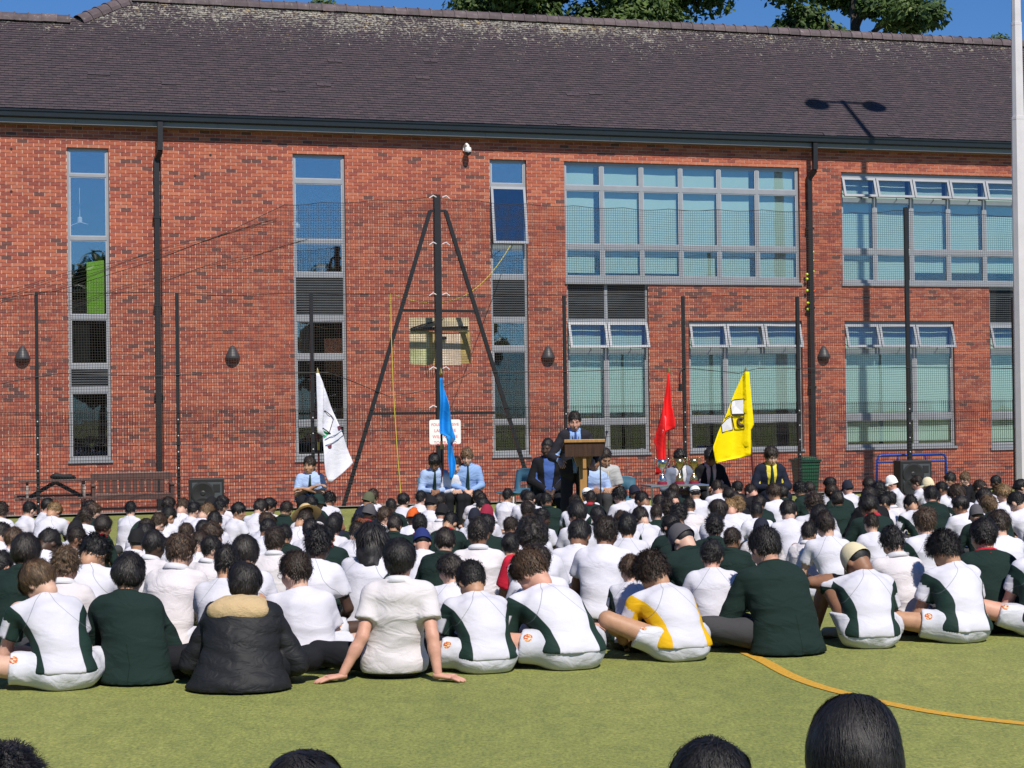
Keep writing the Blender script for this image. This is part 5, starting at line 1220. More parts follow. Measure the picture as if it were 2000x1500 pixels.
# --- seated poses shared by the crowd
PROTO = []
for i, kw in enumerate([dict(lean=.07, bow=10), dict(lean=.13, bow=20, yaw=-10), dict(lean=.19, bow=38, yaw=14, drop=.03), dict(lean=.09, bow=12, yaw=48), dict(lean=.24, bow=55, yaw=-10, drop=.06), dict(lean=.10, bow=16, legs='up', arms='knees'), dict(lean=.15, bow=26, side=.05, tilt=8, twist=8), dict(lean=.09, bow=10, yaw=-52)]):
    J = pose(**kw); PROTO.append(dict(J=J, top=headtop(J), body=body_mesh(J, .018), tee=top_mesh(J, .0165, 'tee', i), blazer=top_mesh(J, .0165, 'blazer', i + 20, inf=.024), shorts=bottom_mesh(J, .019, 'shorts', i), trousers=bottom_mesh(J, .019, 'trousers', i), collar=collar_mesh(J)))
TOPS = {'W': ('tee', 'tee_white', 'white T-shirt'), 'R': ('tee', 'tee_raglan', 'white raglan T-shirt'), 'S': ('tee', 'sport_green', 'white and green sports shirt'), 'H': ('tee', 'shirt_white', 'white collared shirt'), 'G': ('blazer', 'blazer_green', 'dark green blazer'), 'GR': ('blazer', 'blazer_green', 'green blazer with red collar'), 'N': ('blazer', 'jacket_navy', 'navy jacket'), 'K': ('blazer', 'jacket_black', 'dark jacket'), 'RD': ('tee', 'tee_white', 'white T-shirt and red sleeve')}
def hair_on(par, J, code, r, scale=1.0):
    mx = head_mx(J)
    if code == 'kufi': put(HAIRLIB['under'][0], 'hair', 'hair_black', par, mx); put(HATLIB['kufi'], 'cap', 'cap_white', par, mx); return 'white skullcap'
    if code == 'pturban': put(HAIRLIB['under'][0], 'hair', 'hair_black', par, mx); put(HATLIB['patka'], 'head_covering', 'patka_orange', par, mx); return 'orange head covering'
    if code == 'ysunhat': put(HAIRLIB['under'][0], 'hair', 'hair_brown', par, mx); put(HATLIB['sunhat'], 'hat', 'hat_straw', par, mx); return 'straw sun hat'
    if code[0] == 'b' and len(code) > 3: put(HAIRLIB['under'][0], 'hair', 'hair_black', par, mx); put(HATLIB['bucket'], 'hat', code[1:], par, mx); return 'dark green bucket hat'
    if code[0] == 'x':
        put(HAIRLIB['under'][0], 'hair', 'hair_black', par, mx); put(HATLIB['cap'], 'cap', code[1:], par, mx)
        return {'cap_darknavy': 'dark navy cap'}.get(code[1:], code[1:].replace('cap_', '') + ' cap')
    m2 = mx @ Matrix.Diagonal((r.uniform(.93, 1.0) * (1 if r.random() < .5 else -1), r.uniform(.95, 1.01), r.uniform(.93, .99), 1)) 
    put(r.choice(HAIRLIB[HK[code[0]]]), 'hair', 'hair_blackbrown' if code[1] == 'b' and r.random() < .35 else HC[code[1]], par, m2); return HWORD[code[0]] + ' ' + CWORD[code[1]] + ' hair'
ORD = 'zeroth first second third fourth fifth sixth seventh eighth ninth tenth eleventh twelfth thirteenth fourteenth fifteenth sixteenth seventeenth eighteenth nineteenth twentieth'.split()
def ordinal(n): return ORD[n] if n <= 20 else 'twenty-' + ORD[n - 20] if n < 30 else str(n) + 'th'
def front_depth(x): return np.interp(x, [a for a, _ in FDEP], [b for _, b in FDEP])
FDEP = [(px, ground(px, py)[1]) for px, py in ((0, 1352), (470, 1350), (770, 1328), (950, 1317), (1120, 1310), (1330, 1293), (1535, 1280), (1700, 1268), (1880, 1257), (2000, 1250))]
def crowd():
    P = []
    for e in CROWD.replace('\n', ';').split(';'):
        q = e.split()
        if len(q) < 5: continue
        x, y, w = map(int, q[:3]); yh = hor(x); hl = min(.84, max(.64, .66 + (y - 975) * .0019)); sw = w / .185; hw = 1.6 - (y - yh) / sw; h = min(.87, max(.62, .55 * hl + .45 * min(.9, max(.5, hw))))
        P.append(dict(x=x, y=y, w=w, hair=q[3], top=q[4], f=q[5] if len(q) > 5 else '', h=h))
    for p in P:
        r = PR
        if p['f'] == 'l': i = 3
        elif p['f'] == 'r': i = 7
        else: i = r.choice((0, 0, 1, 1, 1, 2, 2, 4, 5, 6))
        if p['h'] > .8 and i in (2, 4): i = 1
        yf = front_depth(p['x']) + .72; yy = ground(p['x'], p['y'], p['h'])[1]
        if yy < yf + .1: p['h'] = min(.95, at_depth(p['x'], p['y'], yf + .1)[2])
        p['i'] = i; t = PROTO[i]['top']; p['k'] = p['h'] / t[2]; p['mir'] = -1 if (p['f'] == '' and r.random() < .5) else 1
        g = ground(p['x'], p['y'], p['h']); rz = face_to(g, LECT) * .75 + r.gauss(0, .22); p['rz'] = rz
        ox, oy = t[0] * p['k'] * p['mir'], t[1] * p['k']; p['loc'] = np.array([g[0] - (ox * math.cos(rz) - oy * math.sin(rz)), g[1] - (ox * math.sin(rz) + oy * math.cos(rz))])
    fixed = [np.array(q) for q in FRONT_XY]
    L = np.array([p['loc'] for p in P]); L0 = L.copy()
    for it in range(30):
        A = np.concatenate([L, np.array(fixed)]); d = L[:, None] - A[None]; dist = np.linalg.norm(d, axis=2) + 1e-6; m = (dist < .50) & (dist > 1e-4); pw = np.where(m, (.50 - dist) / dist * .35, 0); mv = (d * pw[..., None]).sum(1); mv[:, 0] *= .55; L = L + mv; L = L0 + np.clip(L - L0, -.40, .40)
    for p, l in zip(P, L): p['loc'] = l
    # rows are counted from the front, places from the left
    for p in P: q = np.array([*p['loc'], 0]); p['v'] = q @ N; p['u'] = q @ T
    vmin = min(p['v'] for p in P)
    for p in P: p['row'] = int((p['v'] - vmin) / .95) + 2
    rows = {}
    for p in P: rows.setdefault(p['row'], []).append(p)
    for rw in rows.values():
        for n, p in enumerate(sorted(rw, key=lambda a: a['u'])): p['n'] = n + 1
    for p in P:
        r = PR; pr = PROTO[p['i']]; J = pr['J']; lt = p['hair'][-1]
        skin = r.choices(SKIN, (3, 2, 1, 0, 0) if p['hair'][1:] in ('n', 'l', 'y', 'g') else (2, 2, 3, 3, .5) if p['hair'][0] != 'p' else (0, 0, 0, 1, 3))[0]
        b = put(pr['body'], 'person', skin, None); b.location = (p['loc'][0], p['loc'][1], 0); b.rotation_euler.z = p['rz']; k = p['k']; b.scale = (k * p['mir'] * r.uniform(.93, 1.05), k, k)
        if p['top'] == 'G' and p['hair'] in ('mb', 'sb') and r.random() < .35: p['top'] = 'W'
        tk, tm, word = TOPS[p['top']]
        if p['top'] == 'W' and r.random() < .35: tm = r.choice(('tee_raglan', 'sport_green', 'shirt_white')); word = {'tee_raglan': 'white raglan T-shirt', 'sport_green': 'white and green sports shirt', 'shirt_white': 'white collared shirt'}[tm]
        put(pr[tk], 'shirt' if tk == 'tee' else 'blazer', tm, b)
        if p['top'] in ('G', 'GR'): put(pr['collar'], 'collar', 'red_trim' if p['top'] == 'GR' else 'green_trim', b)
        elif p['top'] == 'H' or tm == 'shirt_white': put(pr['collar'], 'collar', 'white_trim', b)
        if p['top'] == 'RD': put(MB_patch(J), 'sleeve_patch', 'red_cloth', b)
        bt = 'trousers' if tk == 'blazer' or p['top'] == 'H' or r.random() < .3 else 'shorts'; put(pr[bt], bt, 'trousers_grey' if bt == 'trousers' else 'shorts_white', b)
        hw = hair_on(b, J, p['hair'], r)
        tag(b, f"{'person with' if len((hw + word).split()) < 7 else 'person,'} {hw}, {word}, {ordinal(p['n'])} from left in {ordinal(p['row'])} row", 'person', 'pupils sitting on the pitch')
def MB_patch(J):
    f = Field(J['shR'] - .2, J['shR'] + .2, .015); f.rc(J['shR'] + v3(.0, 0, .01), lerp(J['shR'], J['elR'], .66), .072, .075, .03, cap=True); return build_mesh('sleeve_patch', [f.mesh()])

# --- the front row, one by one
FRONT_XY = []
def fit(xt, zt, kw):
    kw = dict(kw); kw.setdefault('side', 0); kw.setdefault('drop', 0)
    for _ in range(6):
        J = pose(**kw); t = headtop(J); kw['side'] += (xt - (t[0] * .4 + J['hd'][0] * .6)) * .8; kw['drop'] += (t[2] - zt) * .8
    return pose(**kw)
def front(seat, head, kw, topk, topm, botk, botm, hair, skin, label, scale=1.0, rz=None, hem=.085, collar=None, inf=.016, shoes='shoe_white', handpose=None, hairseed=None, res=.0125, back=.10, hands=True, turn=0.0):
    g = ground(*seat); g = np.array([g[0], g[1], 0]); dirv = g[:2] / vlen(g[:2]); loc = g[:2] + dirv * back * scale
    rz = face_to(loc, LECT) * .5 + turn if rz is None else rz
    # head position in the person's own frame
    hd_depth = loc[1] + .18 * scale; q = at_depth(head[0], head[1], hd_depth); zt = q[2] / scale; dx = (q[0] - loc[0]) / scale; xt = dx * math.cos(rz) + (.18 * math.sin(rz))
    J = fit(xt, zt, kw); b = put(body_mesh(J, .0135, handpose=handpose, hands=hands), 'person', skin, None); b.location = (*loc, 0); b.rotation_euler.z = rz; b.scale = (scale,) * 3
    FRONT_XY.append(loc); tp = put(top_mesh(J, res, topk, len(FRONT_XY), inf=inf, hem=hem, amp=.004), {'blazer': 'blazer', 'coat': 'coat'}.get(topk, 'shirt'), topm, b)
    bt = put(bottom_mesh(J, res, botk, len(FRONT_XY)), botk, botm, b)
    if collar: put(collar_mesh(J), 'collar', collar, b)
    if shoes:
        for m in shoe_meshes(J): put(m, 'shoe', shoes, b)
    mx = head_mx(J)
    if hair[0] == 'x': put(HAIRLIB['under'][0], 'hair', 'hair_black', b, mx); put(HATLIB['cap'], 'cap', hair[1:], b, mx)
    else: put(hair_mesh(HK[hair[0]], 40 + len(FRONT_XY), .0075, 2600, .65, .95), 'hair', HC[hair[1]], b, mx)
    tag(b, label, 'person', 'pupils sitting on the pitch'); return b, J
def crest(b, pts, col1='crest_orange'):
    pass
plain('crest_orange', (.62, .20, .04), .8, 0, .3, 60)
bA, JA = front((128, 1350), (75, 1096), dict(lean=.19, bow=52, yaw=38, tilt=-6, legs='wide', knL=(-.52, .10, .155), anL=(-.16, .36, .06)), 'tee', 'sport_green', 'shorts', 'shorts_white', 'ml', 'skin_fair', 'bowed person with brown fringe in white and green shirt at the front left corner', hem=.10, shoes='shoe_tan', turn=0.38)
bB, JB = front((268, 1337), (251, 1082), dict(lean=.12, bow=14), 'blazer', 'blazer_green', 'trousers', 'trousers_black', 'mb', 'skin_tan', 'black-haired person in dark green blazer, front row beside the padded coat', inf=.026, shoes='shoe_black', collar='green_trim')
bC, JC = front((470, 1350), (476, 1100), dict(lean=.14, bow=24, arms='lap'), 'coat', 'coat_black', 'trousers', 'trousers_black', 'mb', 'skin_deep', 'person in black padded coat with cream shearling hood in the front row', inf=.042, shoes='shoe_black')
bT, JT = front((603, 1308), (580, 1075), dict(lean=.08, bow=16, yaw=55), 'tee', 'tee_white', 'shorts', 'shorts_white', 'sd', 'skin_fair', 'person with glasses looking left in plain white T-shirt beside the padded coat', hem=.05)
bD, JD = front((770, 1326), (787, 1048), dict(lean=-.05, bow=2, legs='wide', arms='back', knL=(-.47, .10, .13), anL=(-.1, .32, .06), twist=0), 'shirt', 'shirt_white', 'trousers', 'trousers_black', 'mb', 'skin_rosy', 'person in white short-sleeved shirt leaning back on both hands on the turf', hem=.035, collar='white_trim', inf=.022, shoes='shoe_black', handpose={'L': ((-.85, -.45, -.08), (0, 0, 1), .1), 'R': ((.95, -.25, -.08), (0, 0, 1), .1)})
bE, JE = front((950, 1317), (925, 1098), dict(lean=.19, bow=46, yaw=6, legs='wide'), 'tee', 'sport_green', 'shorts', 'shorts_white', 'sb', 'skin_tan', 'short black-haired person in white and green shirt, right of the leaning person', hem=.09, scale=.96, turn=0.3)
bF, JF = front((1115, 1310), (1045, 1078), dict(lean=.24, bow=52, yaw=34, legs='wide', twist=6), 'tee', 'sport_green', 'shorts', 'shorts_white', 'fn', 'skin_rosy', 'broad-backed person in white and green shirt bowing left, front row centre', scale=1.1, hem=.10, turn=0.38)
bG, JG = front((1330, 1293), (1280, 1082), dict(lean=.21, bow=46, yaw=30, legs='wide', knL=(-.44, .14, .26), anL=(-.14, .40, .06)), 'tee', 'sport_yellow', 'shorts', 'shorts_white', 'cd', 'skin_tan', 'curly-haired person in white shirt with yellow side stripe, knee raised', hem=.09, shoes='shoe_black', turn=0.34)
bH, JH = front((1535, 1280), (1490, 1029), dict(lean=.12, bow=26, yaw=16, legs='wide'), 'blazer', 'blazer_green', 'trousers', 'trousers_grey', 'sb', 'skin_rosy', 'person in large dark green blazer sitting where the yellow line ends', scale=1.06, inf=.030, shoes='shoe_black', collar='green_trim', turn=0.25)
bI, JI = front((1700, 1268), (1682, 1063), dict(lean=.22, bow=58, yaw=22, legs='wide', knL=(-.20, .30, .40), anL=(-.26, .42, .06), elL=(-.30, .32, .40), wrL=(-.10, .46, .42)), 'tee', 'sport_green', 'shorts', 'shorts_white', 'xcap_cream', 'skin_brown', 'bowed person in cream cap and white and green shirt near right end', hem=.08, turn=0.05)
bJ, JJ = front((1880, 1257), (1856, 1041), dict(lean=.19, bow=40, yaw=22, legs='wide'), 'tee', 'sport_green', 'shorts', 'shorts_white', 'cb', 'skin_tan', 'dark curly-haired person in white and green shirt at the right end of front row', hem=.08, turn=0.25)
bK, JK = front((1938, 1234), (1917, 1011), dict(lean=.10, bow=12), 'blazer', 'blazer_green', 'trousers', 'trousers_black', 'sb', 'skin_rosy', 'person with red collar on green blazer behind the right end of front row', inf=.026, shoes='shoe_black', collar='red_trim')
# right edge: only a knee and a hand come into the picture
bX, JX = front((2040, 1246), (2030, 1020), dict(lean=.14, bow=20, legs='wide', knL=(-.5, .12, .22)), 'tee', 'sport_green', 'shorts', 'shorts_white', 'sb', 'skin_rosy', 'person cut off by the right edge with bare knee showing', hem=.08)
# shearling hood on the padded coat
f = Field(JC['nk'] - .3, JC['nk'] + .3, .013); nk = JC['nk']
f.ell(nk + v3(0, -.115, -.015), (.185, .095, .085), .03); f.ell(nk + v3(0, -.03, .015), (.17, .11, .06), .04); f.disp(lambda x, y, z: .004 * np.sin(70 * x + 2 * np.sin(30 * z)) * np.sin(75 * z) * np.cos(60 * y)); f.cut(lambda x, y, z: .062 - np.sqrt((x - nk[0]) ** 2 + (y - nk[1] - .03) ** 2 + 0 * z))
put(build_mesh('hood', [f.mesh()]), 'hood', 'shearling', bC)
# spectacles
mxT = head_mx(JT)
gl = MB()
for s in (-1, 1):
    gl.tube([(s * .033 + .022 * math.cos(t), .108, .004 + .018 * math.sin(t)) for t in np.linspace(0, 6.283, 15)], .0016, 5); gl.tube([(s * .056, .106, .008), (s * .077, .05, .008), (s * .082, -.015, .0)], .0016, 5)
me = bpy.data.meshes.new('glasses'); me.from_pydata(gl.v, [], gl.f); put(me, 'glasses', 'black_steel', bT, mxT)
# heads close to the camera
def near(xc, yt, w, hair, label, z=.9, skin='skin_tan', seed=5, n=5000, sx=1.0, top='tee_white', rzj=0., bow=14):
    g = ground(xc, yt, z); J = pose(lean=.06, bow=bow); t = headtop(J); k = z / t[2]; loc = (g[0] - t[0] * k, g[1] - t[1] * k); b = put(PROTO[0]['body'] if False else body_mesh(J, .016), 'person', skin, None); b.location = (*loc, 0); b.scale = (k,) * 3; b.rotation_euler.z = rzj
    put(top_mesh(J, .016, 'tee', seed), 'shirt', top, b); put(bottom_mesh(J, .018, 'shorts', seed), 'shorts', 'shorts_white', b); put(hair_mesh(HK[hair[0]], seed, .006, n, .42, .35), 'hair', HC[hair[1]], b, head_mx(J) @ Matrix.Diagonal((sx, 1, 1, 1))); FRONT_XY.append(np.array(loc)); tag(b, label, 'person'); return b
near(1665, 1370, 180, 'bb', 'head with glossy straight black hair, large and close at lower right', .92, 'skin_fair', 61, 12000, .94, bow=30)
near(1387, 1444, 165, 'sb', 'short black-haired head cut by the bottom edge, beside the glossy straight-haired one', .86, 'skin_tan', 62, 10000)
near(597, 1474, 170, 'mb', 'black-haired head with stray tuft at the bottom edge, below the leaning person', .86, 'skin_tan', 63, 10000)
near(8, 1472, 110, 'cb', 'curly black head in the bottom left corner', .80, 'skin_brown', 64, 5000)
crowd()
# ---------------------------------------------------------------- the platform party on chairs, facing the pitch
SZ = -.21
def stage_v(px): return float(np.interp(px, [600, 870, 1000, 1070, 1200, 1330, 1506], [-7.2, -7.7, -8.0, -8.9, -8.9, -9.3, -9.7]))
def stage_pt(px, py, dv=0.0): v = stage_v(px) + dv; u, z = on_plane(px, py, FO, v); p = fpt(u, v, z); return p
def chair_mesh_parts(name, loc, rz, label, mat='chair_blue', group='blue plastic chairs'):
    r = empty(name, loc, rz, label, 'chair', group)
    s = MB(); n = 10; V = []
    prof = [(.22, .455), (.20, .44), (.1, .425), (-.08, .43), (-.17, .45), (-.205, .52), (-.225, .62), (-.245, .74), (-.255, .80), (-.25, .815)]
    for y, z in prof:
        for k in range(n + 1):
            x = -.225 + .45 * k / n; e = abs(x) / .225; V.append((x, y + .05 * e ** 3 * (z > .5), z + .035 * e ** 3 * (z < .5) - .03 * e ** 4 * (z > .78)))
    F_ = []
    for i in range(len(prof) - 1):
        for k in range(n):
            if i == 5 and 2 <= k <= 7: continue          # hand hole in the back
            F_.append((i * (n + 1) + k, i * (n + 1) + k + 1, (i + 1) * (n + 1) + k + 1, (i + 1) * (n + 1) + k))
    o = s.add(V, F_).build('shell', mat, r, smooth=True); o.modifiers.new('solid', 'SOLIDIFY').thickness = .008
    for sx in (-1, 1):
        MB().tube([(sx * .17, .15, .43), (sx * .20, .19, .0)], .012, 8).build('leg', 'galv', r); MB().tube([(sx * .17, -.12, .43), (sx * .21, -.2, .0)], .012, 8).build('leg', 'galv', r)
    return r
plain('chair_blue', (.06, .15, .22), .4, 0, .06, 4); plain('chair_dark', (.02, .02, .022), .5)
def seated(x, ytop, kw, shirt, jacket, trousers, hair, skin, label, k=1.0, tie=None, short=False, seat=.43, facing=None, chair=True, lanyard=False, collar=None, sleeve=.62):
    p = stage_pt(x, ytop); zt = (p[2] - SZ - seat + .035) / k
    base = np.array([p[0], p[1]]); rz = (math.pi + TH * .4) if facing is None else facing
    fw = np.array([-math.sin(rz), math.cos(rz)]); kw = dict(legs='chair', arms='seat', **kw) if 'arms' not in kw else dict(legs='chair', **kw)
    J = fit(kw.pop('xoff', 0), zt, kw); t = headtop(J); loc = base - fw * t[1] * k
    b = put(body_mesh(J, .014), 'person', skin, None); b.location = (*loc, SZ + seat - .035); b.rotation_euler.z = rz; b.scale = (k,) * 3
    if jacket: put(top_mesh(J, .013, 'blazer', int(x), inf=.026), 'jacket', jacket, b); put(top_mesh(J, .013, 'long', int(x) + 1, inf=.012), 'shirt', shirt, b)
    else: put(top_mesh(J, .013, 'tee' if short else 'long', int(x), inf=.016, sleeve=sleeve), 'shirt', shirt, b)
    put(bottom_mesh(J, .014, 'trousers', int(x)), 'trousers', trousers, b)
    for m in shoe_meshes(J): put(m, 'shoe', 'shoe_black', b)
    if collar or tie: put(collar_mesh(J, op=.35), 'collar', collar or shirt, b)
    if tie: put(tie_mesh(J, .032), 'tie', tie, b)
    if lanyard: put(lanyard_mesh(J), 'lanyard', lanyard, b)
    if hair: put(hair_mesh(HK[hair[0]], int(x), .008, 500), 'hair', HC[hair[1]], b, head_mx(J) @ Matrix.Translation((0, -.012, .012)))
    tag(b, label, 'person')
    if chair: chair_mesh_parts('plastic_chair', (*(loc - fw * .02), SZ), rz, f'blue plastic chair under the {label}'[:0] + 'chair under the ' + ' '.join(label.split()[:9]), 'chair_dark' if jacket == 'jacket_black' else 'chair_blue')
    return b, J
def surf_y(J, x, z, inf=.03):
    """front of the chest at a given height"""
    P = [('pel', 'wa', .112, .098), ('wa', 'ch', .098, .112), ('ch', 'nk', .112, .075)]; ys = []
    zs = [J['pel'][2], J['wa'][2], J['ch'][2], J['nk'][2] - .02]; yc = np.interp(z, zs, [J['pel'][1], J['wa'][1], J['ch'][1], J['nk'][1]]); rr = np.interp(z, zs, [.112, .100, .114, .066])
    return yc + rr + inf
def tie_mesh(J, w=.03):
    z0 = J['nk'][2] - .005; z1 = J['pel'][2] + .05; V = []; n = 12
    for i in range(n + 1):
        t = i / n; z = z0 + (z1 - z0) * t; hw = (.017 if t < .08 else .012 + w * .75 * (t - .08)) if t < .93 else .012; x = J['nk'][0] * (1 - t); y = surf_y(J, 0, z, .05)
        if t < .05: y = J['nk'][1] + .085
        V += [(x - hw, y, z), (x + hw, y, z), (x + hw, y - .012, z), (x - hw, y - .012, z)]
    return build_mesh('tie', [(np.array(V), [(4 * i + a, 4 * i + b, 4 * i + 4 + b, 4 * i + 4 + a) for i in range(n) for a, b in ((0, 1), (1, 2), (2, 3), (3, 0))])])
def lanyard_mesh(J):
    mb = MB(); z0 = J['nk'][2] + .01; z1 = J['ch'][2] - .12
    for s in (-1, 1): mb.tube([(J['nk'][0] + s * .06, J['nk'][1] - .01, z0 + .01), (J['nk'][0] + s * .055, J['nk'][1] + .075, z0 - .03), (J['nk'][0] * .7 + s * .03, surf_y(J, 0, (z0 + z1) / 2, .055), (z0 + z1) / 2), (J['nk'][0] * .4, surf_y(J, 0, z1, .058), z1)], .005, 5)
    y = surf_y(J, 0, z1 - .05, .06); mb.box(J['nk'][0] * .4 - .035, J['nk'][0] * .4 + .035, y - .004, y + .003, z1 - .1, z1); return build_mesh('lanyard', [(np.array(mb.v), mb.f)])
plain('lanyard_yellow', (.6, .5, .3), .6); plain('lanyard_black', (.012, .012, .014), .6)
seated(604, 893, dict(lean=.03, bow=4, yaw=-24, arms='folded'), 'shirt_pale_blue', None, 'trousers_black', 'md', 'skin_tan', 'boy in pale blue short-sleeved shirt with folded arms beside white flag', .95, 'tie_green', True, sleeve=.75)
seated(848, 888, dict(lean=.10, bow=36, yaw=-8), 'shirt_pale_blue', None, 'trousers_black', 'mb', 'skin_brown', 'boy in pale blue shirt looking down, left of the light blue flag', .95, 'tie_green')
seated(890, 893, dict(lean=.06, bow=20), 'white_trim', None, 'trousers_black', 'sd', 'skin_fair', 'person in pinkish white shirt half hidden behind the light blue flag', .95)
seated(912, 877, dict(lean=.05, bow=16, yaw=-12), 'shirt_blue', None, 'trousers_black', 'wl', 'skin_fair', 'fair-haired boy in blue shirt and green tie right of the light blue flag', .95, 'tie_green')
seated(1069, 857, dict(lean=.03, bow=8, yaw=-30), 'sweater_blue', 'jacket_black', 'trousers_black', 'pb', 'skin_deep', 'man in black suit and blue jumper seated left of the lectern', 1.04)
seated(1160, 884, dict(lean=.06, bow=12), 'shirt_pale_blue', None, 'trousers_grey', 'sb', 'skin_brown', 'person in pale blue shirt hidden behind the lectern post', 1.0)
seated(1182, 876, dict(lean=.08, bow=34, yaw=12), 'polo_grey', None, 'trousers_black', 'pd', 'skin_tan', 'man with cropped hair in grey polo shirt seated right of the lectern', 1.06, None, True, lanyard='lanyard_yellow', collar='polo_grey', sleeve=.8)
seated(1328, 880, dict(lean=.05, bow=18, yaw=-15), 'white_trim', 'jacket_grey', 'jacket_grey', 'cb', 'skin_brown', 'curly-haired boy in grey suit seated behind the trophies', .98, 'tie_green')
seated(1388, 877, dict(lean=.06, bow=34), 'shirt_pink', 'jacket_black', 'trousers_black', 'mb', 'skin_brown', 'boy in black jacket and pink shirt in front of the yellow flag', .98, 'tie_green')
seated(1506, 874, dict(lean=.05, bow=22, yaw=8), 'shirt_yellow', 'jacket_navy', 'jacket_navy', 'wd', 'skin_fair', 'boy in navy suit and yellow shirt with clasped hands', 1.0, 'tie_green')
# the speaker at the lectern
p = stage_pt(1122, 797, -1.35); kS = 1.0; Js = fit(0, (p[2] - SZ - .93), dict(lean=.08, bow=14, yaw=-6, legs='stand', arms='seat', elL=(-.29, .10, .26), wrL=(-.22, .33, .20), elR=(.29, .10, .26), wrR=(.24, .34, .21))); t = headtop(Js); rzs = math.pi + TH * .3; fw = np.array([-math.sin(rzs), math.cos(rzs)]); loc = p[:2] - fw * t[1]
bS = put(body_mesh(Js, .013), 'person', 'skin_rosy', None); bS.location = (*loc, SZ + .93 - .055); bS.rotation_euler.z = rzs
put(top_mesh(Js, .012, 'blazer', 5, inf=.03), 'jacket', 'suit_charcoal', bS); put(top_mesh(Js, .012, 'long', 6, inf=.012), 'shirt', 'shirt_blue', bS); put(bottom_mesh(Js, .014, 'trousers', 3), 'trousers', 'suit_charcoal', bS); put(collar_mesh(Js, op=.35), 'collar', 'shirt_blue', bS); put(tie_mesh(Js), 'tie', 'tie_blue', bS); put(lanyard_mesh(Js), 'lanyard', 'lanyard_black', bS); put(hair_mesh('short', 9, .0075, 500), 'hair', 'hair_darkbrown', bS, head_mx(Js) @ Matrix.Translation((0, -.012, .012)))
for m in shoe_meshes(Js): put(m, 'shoe', 'shoe_black', bS)
tag(bS, 'man in charcoal suit and blue shirt standing to speak at the lectern', 'person')
# lectern
def wood(name, a, b):
    m, nt, bs_ = nmat(name); v = mapped(nt, (14, 14, 1.2)); n = noise(nt, 2.2, 4, .6, v, 1.2); r = ramp(nt, [(.3, a), (.7, b)]); nt.links.new(n.outputs['Fac'], r.inputs['Fac']); nt.links.new(r.outputs['Color'], bs_.inputs['Base Color']); bs_.inputs['Roughness'].default_value = .4; bump(nt, bs_, n.outputs['Fac'], .15, .01)
wood('oak', (.30, .15, .045), (.48, .27, .09)); wood('dark_wood', (.035, .018, .01), (.07, .035, .018)); wood('bench_brown', (.085, .045, .038), (.14, .075, .062)); wood('pole_red', (.07, .012, .012), (.12, .02, .018)); plain('brass', (.55, .40, .12), .3, .9)
lp = stage_pt(1132, 862, -1.8); lfw = np.array([-math.sin(rzs), math.cos(rzs)]); lo = loc + lfw * .50 + np.array([.06, 0]); LE = empty('lectern', (*lo, SZ), rzs, 'oak lectern with dark sloping desk and cross on its post', 'lectern'); hl = lp[2] - SZ
MB().box(-.05, .05, -.05, .05, .04, hl - .22).build('column', 'oak', LE, bevel=.006); MB().box(-.25, .25, -.2, .2, 0, .05).build('base', 'oak', LE, bevel=.008)
MB().add([(-.08, -.06, hl - .34), (.08, -.06, hl - .34), (.08, .06, hl - .34), (-.08, .06, hl - .34), (-.16, -.06, hl - .12), (.16, -.06, hl - .12), (.16, .06, hl - .12), (-.16, .06, hl - .12)], [(3, 2, 1, 0), (4, 5, 6, 7), (0, 1, 5, 4), (1, 2, 6, 5), (2, 3, 7, 6), (3, 0, 4, 7)]).build('bracket', 'oak', LE)
MB().add([(-.27, -.24, hl - .13), (.27, -.24, hl - .13), (.27, .184, hl - .015), (-.27, .184, hl - .015), (-.27, -.24, hl - .10), (.27, -.24, hl - .10), (.27, .184, hl + .015), (-.27, .184, hl + .015)], [(3, 2, 1, 0), (4, 5, 6, 7), (0, 1, 5, 4), (1, 2, 6, 5), (2, 3, 7, 6), (3, 0, 4, 7)]).build('desk', 'dark_wood', LE)
MB().box(-.275, .275, .20, .222, hl - .012, hl + .028).build('front_edge', 'oak', LE, bevel=.004)
MB().box(-.265, .265, .185, .199, hl - .20, hl - .013).build('apron', 'dark_wood', LE)
MB().box(-.022, .022, .152, .172, hl - .36, hl - .06).box(-.06, .06, .152, .17, hl - .19, hl - .145).build('cross', 'oak', LE)
ms = empty('microphone_stand', (*(lo + np.array([.22, -.25])), SZ), rzs, 'thin black microphone stand in front of the lectern', 'microphone'); MB().tube([(0, 0, .0), (0, 0, 1.12), (-.05, 0, 1.2)], .009, 8).build('stem', 'black_steel', ms); MB().tube([(-.05, 0, 1.2), (-.12, -.25, 1.44), (-.14, -.34, 1.47)], [.008, .008, .02], 8).build('microphone', 'black_steel', ms); MB().lathe([(.14, 0), (.14, .015), (.02, .03)], (0, 0, 0), 18).build('base', 'black_steel', ms)
for x, y, rz_, lab in ((1005, 915, 2.2, 'empty blue plastic chair standing left of the black suit'), (1228, 930, 3.6, 'empty blue plastic chair standing right of the grey polo shirt')):
    p = stage_pt(x, y); chair_mesh_parts('plastic_chair', (p[0], p[1], p[2] - .82), rz_, lab)
